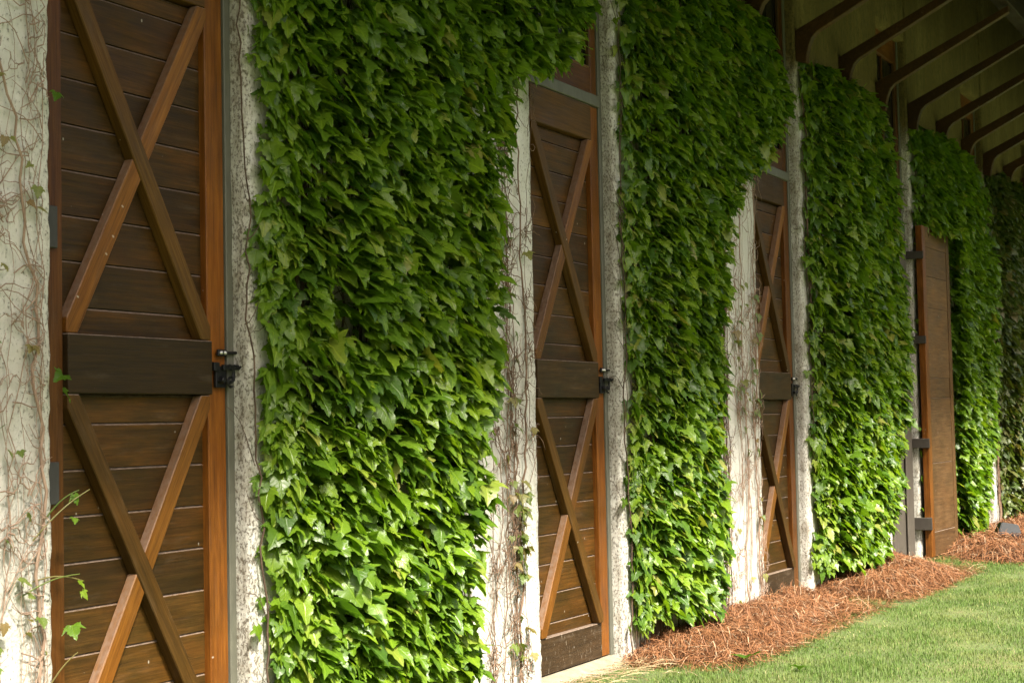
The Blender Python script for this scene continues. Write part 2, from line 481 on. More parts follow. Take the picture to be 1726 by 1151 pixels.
def pier_mesh(xa, xb, z0, z1, seed, left_reveal=True, right_reveal=True):
    dep = 0.30
    c = 0.02
    pts = []          # (x, y, nx, ny, speck)
    st = 0.022
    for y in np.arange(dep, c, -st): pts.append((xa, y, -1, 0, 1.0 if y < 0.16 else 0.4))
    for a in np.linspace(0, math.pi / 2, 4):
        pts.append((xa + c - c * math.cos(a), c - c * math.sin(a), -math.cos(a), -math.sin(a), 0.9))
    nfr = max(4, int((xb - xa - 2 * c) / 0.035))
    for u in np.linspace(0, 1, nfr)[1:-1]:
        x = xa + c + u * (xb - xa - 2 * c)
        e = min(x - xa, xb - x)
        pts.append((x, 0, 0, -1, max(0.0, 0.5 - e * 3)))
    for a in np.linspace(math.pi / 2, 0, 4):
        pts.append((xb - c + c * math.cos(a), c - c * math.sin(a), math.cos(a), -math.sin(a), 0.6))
    for y in np.arange(c + st, dep + st, st): pts.append((xb, y, 1, 0, 0.4))
    zs = np.arange(z0, z1 + 0.001, 0.032)
    V, Rn = [], []
    for z in zs:
        for (x, y, nx, ny, s) in pts:
            p = Vector((x + seed * 3.1, y, z))
            d = 0.0045 * noise.noise(p * 7.0) + 0.0035 * noise.noise(p * 24.0)
            if abs(nx) > 0.2 and abs(ny) > 0.2:
                d += 0.006 * noise.noise(p * 34.0) - 0.003 + 0.004 * noise.noise(Vector((seed, 0, z * 9.0)))
            V.append((x + nx * d, y + ny * d, z)); Rn.append(s)
    n, k = len(zs), len(pts)
    i = np.arange(n - 1)[:, None]; j = np.arange(k - 1)[None, :]
    Q = np.stack([i * k + j, i * k + j + 1, (i + 1) * k + j + 1, (i + 1) * k + j], -1).reshape(-1, 4)
    return np_mesh('pier', V, None, M['plaster'], rnd=Rn, quads=Q, smooth=True)

WALL_TOP = 6.05
pier_spans = [(-0.6, RX(0) + OPEN_L)] + [(RX(n) + OPEN_R, RX(n + 1) + OPEN_L) for n in range(0, 6)]
for i, (xa, xb) in enumerate(pier_spans):
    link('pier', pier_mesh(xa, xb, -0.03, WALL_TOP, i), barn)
LINT = 4.60
for n in range(0, 6):
    xa, xb = RX(n) + OPEN_L, RX(n) + OPEN_R
    V, Q = [], []
    nx, nz = 24, 26
    for z in np.linspace(LINT, WALL_TOP, nz):
        for x in np.linspace(xa, xb, nx):
            p = Vector((x, 9, z))
            V.append((x, 0.012 + 0.004 * noise.noise(p * 7), z))
    # soffit of the lintel
    k = nx
    i = np.arange(nz - 1)[:, None]; j = np.arange(nx - 1)[None, :]
    Q = np.stack([i * k + j, i * k + j + 1, (i + 1) * k + j + 1, (i + 1) * k + j], -1).reshape(-1, 4)
    b0 = len(V)
    for x in np.linspace(xa, xb, nx): V.append((x, 0.30, LINT))
    jj = np.arange(nx - 1)
    Q2 = np.stack([b0 + jj, b0 + jj + 1, jj + 1, jj], -1)
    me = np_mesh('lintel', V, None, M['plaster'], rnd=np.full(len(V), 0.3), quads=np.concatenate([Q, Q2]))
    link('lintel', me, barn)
    # dark room behind the opening
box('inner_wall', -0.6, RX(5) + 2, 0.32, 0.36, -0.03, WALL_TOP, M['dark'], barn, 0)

# roof: steep above the wall, kicked out to a flatter skirt at the eave
EAVE, KICK = -2.12, -1.06
def roof_z(y):
    return 4.715 + (y - KICK) * (0.30 if y < KICK else 1.22)
ZE = roof_z(EAVE)
ROOF_X0, ROOF_X1 = -6.0, 30.0
ys = np.concatenate([np.linspace(EAVE, KICK, 8), np.linspace(KICK, 0.5, 12)[1:]])
for k in range(len(ys) - 1):
    ya, yb = ys[k] + 0.004, ys[k + 1] - 0.004
    V = [(ROOF_X0, ya, roof_z(ya)), (ROOF_X1, ya, roof_z(ya)), (ROOF_X1, yb, roof_z(yb)), (ROOF_X0, yb, roof_z(yb)),
         (ROOF_X0, ya, roof_z(ya) + .022), (ROOF_X1, ya, roof_z(ya) + .022), (ROOF_X1, yb, roof_z(yb) + .022), (ROOF_X0, yb, roof_z(yb) + .022)]
    Qs = [(0, 3, 2, 1), (4, 5, 6, 7), (0, 1, 5, 4), (2, 3, 7, 6), (0, 4, 7, 3), (1, 2, 6, 5)]
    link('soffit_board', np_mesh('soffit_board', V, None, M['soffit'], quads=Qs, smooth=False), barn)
V, Qs = [], []
for (y, dz) in ((EAVE - .04, .012), (KICK, .03), (0.5, .03)):
    z = roof_z(y) + dz
    V += [(ROOF_X0, y, z), (ROOF_X1, y, z), (ROOF_X0, y, z + 0.09), (ROOF_X1, y, z + 0.09)]
for k in (0, 4):
    Qs += [(k, k + 4, k + 5, k + 1), (k + 2, k + 3, k + 7, k + 6), (k, k + 2, k + 6, k + 4), (k + 1, k + 5, k + 7, k + 3)]
Qs += [(0, 1, 3, 2), (8, 10, 11, 9)]
link('roof', np_mesh('roof', V, None, M['grey_board'], quads=Qs, smooth=False), barn)
box('fascia', ROOF_X0, ROOF_X1, EAVE - .07, EAVE - .042, ZE - 0.09, ZE + 0.12, M['beam'], barn, 0.004)
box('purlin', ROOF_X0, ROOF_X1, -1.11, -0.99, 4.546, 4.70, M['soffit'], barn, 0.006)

# eave brackets: a rising arm with a curved foot against the wall
def bracket_mesh():
    prof = [(-0.0, 3.82), (-0.075, 3.80), (-0.082, 3.86), (-0.098, 3.92), (-0.122, 3.975), (-0.160, 4.012)]
    sl = 0.505
    for y in (-0.3, -0.6, -0.9, -1.09):
        prof.append((y, 4.012 + (-0.160 - y) * sl))
    top = [(-1.09, 4.535), (-0.05, 4.062), (0.0, 4.04)]
    prof += top
    w = 0.033
    bm = bmesh.new()
    A = [bm.verts.new((-w, y, z)) for y, z in prof]
    f = bm.faces.new(A)
    r = bmesh.ops.extrude_face_region(bm, geom=[f])
    bmesh.ops.translate(bm, vec=(2 * w, 0, 0), verts=[v for v in r['geom'] if isinstance(v, bmesh.types.BMVert)])
    bmesh.ops.recalc_face_normals(bm, faces=bm.faces)
    bmesh.ops.bevel(bm, geom=bm.edges[:], offset=0.004, segments=1, affect='EDGES')
    me = bpy.data.meshes.new('bracket'); bm.to_mesh(me); bm.free()
    me.materials.append(M['beam'])
    return me
bme = bracket_mesh()
for n in range(1, 6):
    for k in range(3):
        x = RX(n) + 0.075 + k * P / 3
        o = link('bracket', bme, barn)
        o.location = (x, random.uniform(-0.004, 0.004), random.uniform(-0.008, 0.008))
        o.rotation_euler = (0, 0, random.uniform(-0.01, 0.01))

# ------------------------------------------------------------------ doors
J_LOW = [0.228, 0.290, 0.4355, 0.581, 0.725, 0.870, 1.0155, 1.160, 1.304, 1.395]
J_UP = [1.584, 1.672, 1.818, 1.962, 2.106, 2.253, 2.400, 2.545, 2.690, 2.758]
def plank_mesh(w, h):
    """board with a chamfer along its top arris; local X along the board"""
    d = 0.022; c = 0.009
    prof = [(0.0, 0.0), (0.0, h - c), (c, h - 0.0015), (d, h - 0.0015), (d, 0.0)]   # (y, z)
    bm = bmesh.new()
    A = [bm.verts.new((-w / 2, y, z - h / 2)) for y, z in prof]
    B = [bm.verts.new((w / 2, y, z - h / 2)) for y, z in prof]
    n = len(prof)
    bm.faces.new(A); bm.faces.new(B[::-1])
    for i in range(n):
        bm.faces.new((A[i], A[(i + 1) % n], B[(i + 1) % n], B[i]))
    bmesh.ops.recalc_face_normals(bm, faces=bm.faces)
    me = bpy.data.meshes.new('plank'); bm.to_mesh(me); bm.free()
    me.materials.append(M['plank'])
    return me
_pl = {}
def plank(h):
    k = round(h, 4)
    if k not in _pl: _pl[k] = plank_mesh(0.704, h)
    return _pl[k]

def latch_mesh():
    """black iron thumb latch: plate, scrolled lever and round boss"""
    bm = bmesh.new()
    def add(sx, sy, sz, loc, rot=0.0):
        r = bmesh.ops.create_cube(bm, size=1.0)
        bmesh.ops.scale(bm, vec=(sx, sy, sz), verts=r['verts'])
        bmesh.ops.rotate(bm, cent=(0, 0, 0), matrix=Matrix.Rotation(rot, 3, 'Y'), verts=r['verts'])
        bmesh.ops.translate(bm, vec=loc, verts=r['verts'])
    add(0.058, 0.012, 0.075, (-0.030, 0.0, -0.010))
    add(0.030, 0.016, 0.030, (-0.062, -0.006, 0.026))
    add(0.088, 0.014, 0.018, (0.010, -0.014, 0.024))
    r = bmesh.ops.create_cone(bm, cap_ends=True, segments=14, radius1=0.013, radius2=0.010, depth=0.022)
    bmesh.ops.rotate(bm, cent=(0, 0, 0), matrix=Matrix.Rotation(math.pi / 2, 3, 'X'), verts=r['verts'])
    bmesh.ops.translate(bm, vec=(-0.036, -0.014, -0.022), verts=r['verts'])
    bmesh.ops.bevel(bm, geom=bm.edges[:], offset=0.002, segments=1, affect='EDGES')
    me = bpy.data.meshes.new('latch')
    # scrolls as tubes
    th = np.linspace(-2.4, 2.2, 18)
    p1 = np.stack([0.004 + 0.020 * np.cos(th) * (1 - 0.03 * np.arange(18) / 18), np.full(18, -0.018), 0.0 + 0.030 * np.sin(th)], 1)
    th2 = np.linspace(0.2, 5.2, 18)
    p2 = np.stack([0.008 + 0.017 * np.cos(th2), np.full(18, -0.018), -0.028 + 0.017 * np.sin(th2)], 1)
    p3 = np.array([(0.010, -0.016, 0.024), (0.030, -0.018, 0.028), (0.048, -0.022, 0.020), (0.060, -0.026, 0.030)])
    V, Q = tubes([(p1, 0.006), (p2, 0.005), (p3, np.array([0.007, 0.007, 0.006, 0.004]))], 6)
    vs = [bm.verts.new(v) for v in V]
    for q in Q: bm.faces.new([vs[i] for i in q])
    bm.to_mesh(me); bm.free()
    me.materials.append(M['iron'])
    return me
def bolt_mesh():
    bm = bmesh.new()
    r = bmesh.ops.create_cube(bm, size=1.0)
    bmesh.ops.scale(bm, vec=(0.050, 0.012, 0.024), verts=r['verts'])
    bmesh.ops.bevel(bm, geom=bm.edges[:], offset=0.003, segments=1, affect='EDGES')
    for x in (-0.012, 0.010):
        r = bmesh.ops.create_uvsphere(bm, u_segments=10, v_segments=6, radius=0.0075)
        bmesh.ops.translate(bm, vec=(x, -0.007, 0), verts=r['verts'])
        for f in set(f for v in r['verts'] for f in v.link_faces): f.material_index = 1
    V, Q = tubes([(np.array([(0.02, -0.004, 0), (0.06, -0.004, 0.0015), (0.092, -0.004, 0.002), (0.096, -0.004, 0.002)]), np.array([.0055, .0055, .0055, .009])),
                  (np.array([(0.094, -0.004, 0.002), (0.102, -0.004, 0.002), (0.108, -0.004, 0.002)]), np.array([.009, .009, .004]))], 8)
    vs = [bm.verts.new(v) for v in V]
    for q in Q: bm.faces.new([vs[i] for i in q])
    me = bpy.data.meshes.new('bolt'); bm.to_mesh(me); bm.free()
    me.materials.append(M['iron']); me.materials.append(M['hinge_pin'])
    return me
M['hinge_pin'] = paint_metal('bright_rivet', (0.55, 0.55, 0.52), 0.3, 0.8)
LATCH, BOLT = latch_mesh(), bolt_mesh()

def make_door(n):
    x = RX(n)
    L0, L1, R0, R1 = x - 0.905, x - 0.803, x - 0.100, x - 0.003
    # core slab: the body of the door, everything else is fixed on it
    core = box('door', L0, R1, 0.128, 0.146, 0.05, 2.945, M['plank'], barn, 0)
    core_loc = core.location.copy()
    def sub(o):
        o.parent = core
        o.location = o.location - core_loc
        return o
    def vbar(xa, xb, ya, yb, z0, z1, mat, nm='stile'):
        o = bar(nm, ((xa + xb) / 2, (ya + yb) / 2, z0), ((xa + xb) / 2, (ya + yb) / 2, z1), xb - xa, yb - ya, mat, None)
        return sub(o)
    vbar(L0, L1, 0.080, 0.128, 0.05, 2.945, M['stile_dark'])
    vbar(R0, R1, 0.078, 0.128, 0.05, 2.945, M['stile'])
    for zz in (J_LOW, J_UP):
        for a, b in zip(zz[:-1], zz[1:]):
            o = link('plank', plank(b - a), None)
            o.location = ((L1 + R0) / 2, 0.1055, (a + b) / 2)
            sub(o)
    for (z0, z1, y0, mt, nm) in ((0.05, 0.228, 0.074, M['rail_low'], 'rail'), (1.395, 1.584, 0.0595, M['rail'], 'rail'), (2.758, 2.945, 0.070, M['brace_olive'], 'rail')):
        sub(bar(nm, (L1 - 0.002 + 0.003, (y0 + 0.127) / 2, (z0 + z1) / 2), (R0 - 0.001 + (0.004 if y0 < 0.06 else -0.001), (y0 + 0.127) / 2, (z0 + z1) / 2), z1 - z0 - 0.002, 0.127 - y0, mt, None))
    # cross braces: one whole, the other in two halves butted against it
    for (z0, z1) in ((0.228, 1.395), (1.584, 2.758)):
        A, B = Vector((L1 + 0.012, 0, z1)), Vector((R0 - 0.012, 0, z0))
        whole = brace_bar(A, B, 0.066, 0.062, 0.1045, M['brace_olive'], z0, z1, L1, R0)
        sub(whole)
        C, D = Vector((L1 + 0.012, 0, z0)), Vector((R0 - 0.012, 0, z1))
        mid = (C + D) / 2
        dv = (D - C).normalized()
        # gap so that the halves butt against the whole brace
        g = 0.066 / 2 / abs(math.sin(2 * math.atan2(dv.z, dv.x))) * 0.99
        sub(brace_bar(C, mid - dv * g, 0.066, 0.066, 0.1045, M['brace'], z0, z1, L1, R0))
        sub(brace_bar(mid + dv * g, D, 0.066, 0.066, 0.1045, M['brace'], z0, z1, L1, R0))
    for z in (0.22, 1.12, 1.91, 2.70):
        o = box('hinge', L0 + 0.012, L0 + 0.068, 0.066, 0.0797, z - 0.065, z + 0.065, M['hinge'], None, 0.002)
        sub(o)
    o = link('latch', LATCH, None); o.location = (x - 0.018, 0.066, 1.468); sub(o)
    o = link('bolt', BOLT, None); o.location = (x - 0.040, 0.064, 1.543); sub(o)
    return core

def brace_bar(A, B, w, y0, y1, mat, z0, z1, xl, xr):
    """bar from A to B (in the XZ plane) clipped by the bay it sits in; local X along the bar"""
    d = (B - A); ln = d.length; ang = math.atan2(d.z, d.x)
    c = (A + B) / 2
    bm = bmesh.new()
    bmesh.ops.create_cube(bm, size=1.0)
    bmesh.ops.scale(bm, vec=(ln + 0.20, y1 - y0, w), verts=bm.verts)
    R = Matrix.Rotation(-ang, 3, 'Y')
    bmesh.ops.rotate(bm, cent=(0, 0, 0), matrix=R, verts=bm.verts)
    bmesh.ops.translate(bm, vec=(c.x, (y0 + y1) / 2, c.z), verts=bm.verts)
    m = 0.0015
    for co, no in (((0, 0, z0 + m), (0, 0, -1)), ((0, 0, z1 - m), (0, 0, 1)), ((xl + m, 0, 0), (-1, 0, 0)), ((xr - m, 0, 0), (1, 0, 0))):
        r = bmesh.ops.bisect_plane(bm, geom=bm.verts[:] + bm.edges[:] + bm.faces[:], plane_co=co, plane_no=no, clear_outer=True)
        ed = [e for e in r['geom_cut'] if isinstance(e, bmesh.types.BMEdge)]
        if ed: bmesh.ops.holes_fill(bm, edges=ed)
    # cut square at the middle joint of half braces
    for end, sgn in ((A, -1), (B, 1)):
        if abs(end.x - xl) > 0.1 and abs(end.x - xr) > 0.1:
            # plane parallel to the crossing brace
            cross = Vector((d.x, 0, -d.z)).normalized()
            no = Vector((cross.z, 0, -cross.x))
            if no.dot(d) * sgn < 0: no = -no
            r = bmesh.ops.bisect_plane(bm, geom=bm.verts[:] + bm.edges[:] + bm.faces[:], plane_co=(end.x, 0, end.z), plane_no=no, clear_outer=True)
            ed = [e for e in r['geom_cut'] if isinstance(e, bmesh.types.BMEdge)]
            if ed: bmesh.ops.holes_fill(bm, edges=ed)
    bmesh.ops.recalc_face_normals(bm, faces=bm.faces)
    bmesh.ops.bevel(bm, geom=bm.edges[:], offset=0.003, segments=1, affect='EDGES')
    bmesh.ops.translate(bm, vec=(-c.x, -(y0 + y1) / 2, -c.z), verts=bm.verts)
    bmesh.ops.rotate(bm, cent=(0, 0, 0), matrix=R.inverted(), verts=bm.verts)
    me = bpy.data.meshes.new('brace'); bm.to_mesh(me); bm.free()
    me.materials.append(mat)
    o = link('brace', me, None)
    o.location = (c.x, (y0 + y1) / 2, c.z); o.rotation_euler = (0, -ang, 0)
    return o

def make_frame_and_window(n, lower=True):
    x = RX(n)
    fl, fr = x + OPEN_L, x + OPEN_R
    fo = box('door_frame', x + 0.0005, fr + 0.003, 0.070, 0.17, 0.03, LINT - 0.002, M['frame'], barn, 0.003)
    fl_loc = fo.location.copy()
    for args in ((fl - 0.003, x - 0.9065, 0.070, 0.17, 0.03, LINT - 0.002), (x - 0.906, x, 0.062, 0.17, 2.9475, 3.008)):
        o = box('jamb' if args[4] < 1 else 'transom_bar', *args, M['frame'], None, 0.003)
        o.parent = fo; o.location = o.location - fl_loc
    # sash above the transom bar
    win = box('transom_window', x - 0.822, x - 0.070, 0.105, 0.111, 3.155, 4.385, M['glass'], barn, 0)
    wl = win.location.copy()
    def sub(o):
        o.parent = win; o.location = o.location - wl
    z0, z1 = 3.010, LINT - 0.004
    for xa, xb in ((x - 0.905, x - 0.825), (x - 0.070, x - 0.002)):
        sub(bar('stile', ((xa + xb) / 2, 0.108, z0), ((xa + xb) / 2, 0.108, z1), xb - xa, 0.056, M['stile_dark'], None))
    sub(bar('rail', (x - 0.824, 0.108, 3.080), (x - 0.071, 0.108, 3.080), 0.138, 0.052, M['stile_dark'], None))
    sub(bar('rail', (x - 0.824, 0.108, 4.49), (x - 0.071, 0.108, 4.49), 0.205, 0.052, M['stile_dark'], None))
    sub(bar('bead', (x - 0.0765, 0.092, 3.152), (x - 0.0765, 0.092, 4.385), 0.011, 0.020, M['weathered'], None, 0.002))
    sub(bar('bead', (x - 0.083, 0.092, 3.1545), (x - 0.823, 0.092, 3.1545), 0.011, 0.020, M['weathered'], None, 0.002))
    sub(bar('muntin', (x - 0.445, 0.098, 3.16), (x - 0.445, 0.098, 4.385), 0.03, 0.014, M['stile_dark'], None, 0.002))

for n in range(0, 5):
    make_frame_and_window(n)
    if n != 3: make_door(n)
    x = RX(n)
    # sloping concrete sill
    xa, xb = x + OPEN_L + 0.004, x + OPEN_R - 0.004
    V, k = [], 16
    for (y, z) in ((0.20, 0.046), (0.07, 0.044), (0.045, 0.038), (-0.02, 0.014), (-0.05, -0.02)):
        for xx in np.linspace(xa, xb, k):
            V.append((xx, y + (0.006 * noise.noise(Vector((xx * 9, y * 9, 0))) if y < 0.05 else 0), z + (0.006 * noise.noise(Vector((xx * 11, y * 20, 3))) if y < 0.05 else 0)))
    i = np.arange(4)[:, None]; j = np.arange(k - 1)[None, :]
    Q = np.stack([i * k + j, (i + 1) * k + j, (i + 1) * k + j + 1, i * k + j + 1], -1).reshape(-1, 4)
    link('sill', np_mesh('sill', V, None, M['concrete'], quads=Q), barn)

# the fourth opening: grey boards inside, its leaf folded back against the ivy
x3 = RX(3)
for k, (xa, xb) in enumerate(((-0.903, -0.70), (-0.698, -0.50), (-0.498, -0.27), (-0.268, -0.012))):
    o = box('grey_board', x3 + xa, x3 + xb, 0.055 - 0.012 * (k % 2), 0.10, 0.04, 2.945, M['grey_board'], barn, 0.006)
box('grey_board', x3 - 0.29, x3 - 0.255, 0.030, 0.0425, 0.04, 2.6, M['grey_board'], barn, 0.004)
LEAF_ANG = RAD(-2.0)
leaf = box('door', 0.012, 0.878, -0.012, 0.006, 0.022, 2.93, M['weathered'], barn, 0)
tag(leaf, 'door leaf swung open flat against the ivy')
leaf.location = (0, 0, 0)
hx, hy = x3 + 0.03, -0.088
for v in leaf.data.vertices: v.co += Vector((0.445, -0.003, 1.476))
leaf.location = (hx, hy + 0.025, 0.0); leaf.rotation_euler = (0, 0, LEAF_ANG)
def lsub(o): o.parent = leaf; return o
lsub(bar('stile', (0.05, 0.0, 0.02), (0.05, 0.0, 2.945), 0.10, 0.058, M['stile'], None))
lsub(bar('stile', (0.845, 0.0, 0.02), (0.845, 0.0, 2.945), 0.09, 0.058, M['weathered'], None))
for (z0, z1) in ((0.02, 0.235), (1.42, 1.60), (2.76, 2.945)):
    lsub(bar('rail', (0.1015, 0, (z0 + z1) / 2), (0.7985, 0, (z0 + z1) / 2), z1 - z0, 0.052 if z0 != 1.42 else 0.036, M['weathered'], None))
for zz in ([0.235, 0.84, 1.42], [1.60, 2.22, 2.50, 2.76]):
    for a, b in zip(zz[:-1], zz[1:]):
        o = link('panel', box_mesh('panel', 0.697, 0.02, b - a - 0.003, M['weathered'], 0.002), leaf)
        o.location = (0.45, -0.012, (a + b) / 2)
inv = (Matrix.Translation(Vector((hx, hy + 0.025, 0.0))) @ Matrix.Rotation(LEAF_ANG, 4, 'Z')).inverted()
for z, hs in ((0.315, 0.055), (1.02, 0.042), (1.93, 0.034), (2.68, 0.034)):
    for args in ((x3 + 0.014, x3 + 0.030, -0.100, -0.050, z - hs, z + hs), (x3 - 0.004, x3 + 0.0095, -0.106, 0.05, z - hs, z + hs)):
        o = box('hinge', *args, M['hinge_brown'], None, 0.004)
        o.parent = leaf
        o.matrix_parent_inverse = inv

# ------------------------------------------------------------------ ivy
def leaf_variant(seed, wide=1.0):
    """one Boston-ivy leaf of length about 1: three pointed lobes, toothed edge, folded on its midrib; 26 triangles"""
    r = np.random.default_rng(seed)
    half = np.array([(0.05, 0.03), (0.17, -0.11), (0.29, -0.09), (0.35, 0.00), (0.47, 0.01), (0.51, 0.13), (0.62, 0.22), (0.78, 0.44 + 0.07 * r.uniform(-1, 1)),
                     (0.60, 0.43), (0.49, 0.37), (0.33, 0.42), (0.36, 0.56), (0.26, 0.63), (0.25, 0.75), (0.14, 0.82), (0.10, 0.95)])
    lobe = r.uniform(0.75, 1.05)
    half[5:10, 0] *= lobe
    half[:, 0] *= wide * r.uniform(0.92, 1.08)
    half += r.normal(0, 0.018, half.shape)
    midr = np.array([(0, 0.0), (0, 0.25), (0, 0.52), (0, 0.78), (0, 1.06)])
    V = [(0, y) for _, y in midr]
    nm = len(midr)
    tri = []
    for sgn in (1, -1):
        b = len(V)
        jit = r.normal(0, 0.012, half.shape)
        for (x, y), j in zip(half, jit): V.append((sgn * (x + abs(j[0])), y + j[1]))
        inner = b + len(half)
        V.append((sgn * 0.27 * wide, 0.22))        # inner point keeps the blade curved
        for q in range(10): tri.append((inner, b + q, b + q + 1))
        tri.append((inner, 0, b)); tri.append((inner, b + 10, 2)); tri.append((inner, 2, 1)); tri.append((inner, 1, 0))
        tri.append((2, b + 10, b + 11)); tri.append((2, b + 11, b + 12)); tri.append((2, b + 12, 3)); tri.append((3, b + 12, b + 13)); tri.append((3, b + 13, b + 14)); tri.append((3, b + 14, b + 15)); tri.append((3, b + 15, 4))
    V = np.array(V)
    x, y = V[:, 0], V[:, 1]
    fold = r.uniform(0.10, 0.34); droop = r.uniform(0.18, 0.45); side = r.uniform(0.05, 0.35)
    wav = r.uniform(0.02, 0.06)
    z = fold * np.abs(x) - droop * np.clip(y - 0.15, 0, None) ** 2 - side * x * x * 1.4 + wav * np.sin(9 * x + 7 * y + r.uniform(0, 6))
    tw = r.uniform(-0.25, 0.25)
    z = z + tw * x * y
    co = np.stack([x, y, z], 1)
    uv = np.stack([x * 0.6 + 0.5, np.clip(y, -0.2, 1.1) * 0.8 + 0.15], 1)
    # first triangles orientation: make normals point to +z
    t = np.array(tri)
    a, b_, c = co[t[:, 0]], co[t[:, 1]], co[t[:, 2]]
    nz = np.cross(b_ - a, c - a)[:, 2]
    t[nz < 0] = t[nz < 0][:, [0, 2, 1]]
    return co, t, uv
NV = 14
LEAVES = [leaf_variant(100 + i) for i in range(NV)]
def leaf_meshes(mat):
    return [np_mesh('leaf', co, t, mat, uv=uv, rnd=np.zeros(len(co))) for co, t, uv in LEAVES]
LM = {'leaf': leaf_meshes(M['leaf']), 'leaf_far': leaf_meshes(M['leaf_far']), 'leaf_dry': leaf_meshes(M['leaf_dry'])}

def frames(tilt, yawx, roll):
    """leaf axes: length axis hangs outward and down, normal faces out and up"""
    a = np.stack([np.sin(yawx), -np.cos(tilt) * np.cos(yawx), -np.sin(tilt) * np.cos(yawx)], 1)
    up = np.tile(np.array([[0.0, -0.35, 1.0]]), (len(a), 1))
    nrm = up - (up * a).sum(1)[:, None] * a
    nrm /= np.linalg.norm(nrm, axis=1)[:, None]
    w = np.cross(a, nrm)
    c, s = np.cos(roll)[:, None], np.sin(roll)[:, None]
    w2 = c * w + s * nrm
    n2 = np.cross(w2, a)
    return w2, a, n2

def join_leaves(idx, pos, size, W2, A, N2, mat, rnd):
    Vs, Ts, Us, Rs = [], [], [], []
    base = 0
    for v in range(NV):
        k = np.where(idx == v)[0]
        if len(k) == 0: continue
        co, t, uv = LEAVES[v]
        P_ = pos[k][:, None, :] + size[k][:, None, None] * (co[None, :, 0:1] * W2[k][:, None, :] + co[None, :, 1:2] * A[k][:, None, :] + co[None, :, 2:3] * N2[k][:, None, :])
        Vs.append(P_.reshape(-1, 3))
        off = base + np.arange(len(k)) * len(co)
        Ts.append((t[None] + off[:, None, None]).reshape(-1, 3))
        Us.append(np.tile(uv, (len(k), 1))); Rs.append(np.repeat(rnd[k], len(co)))
        base += len(k) * len(co)
    return np_mesh('foliage', np.concatenate(Vs), np.concatenate(Ts), mat, rnd=np.concatenate(Rs), uv=np.concatenate(Us))

def interp(tab, z):
    tab = sorted(tab)
    return np.interp(z, [a for a, _ in tab], [b for _, b in tab])

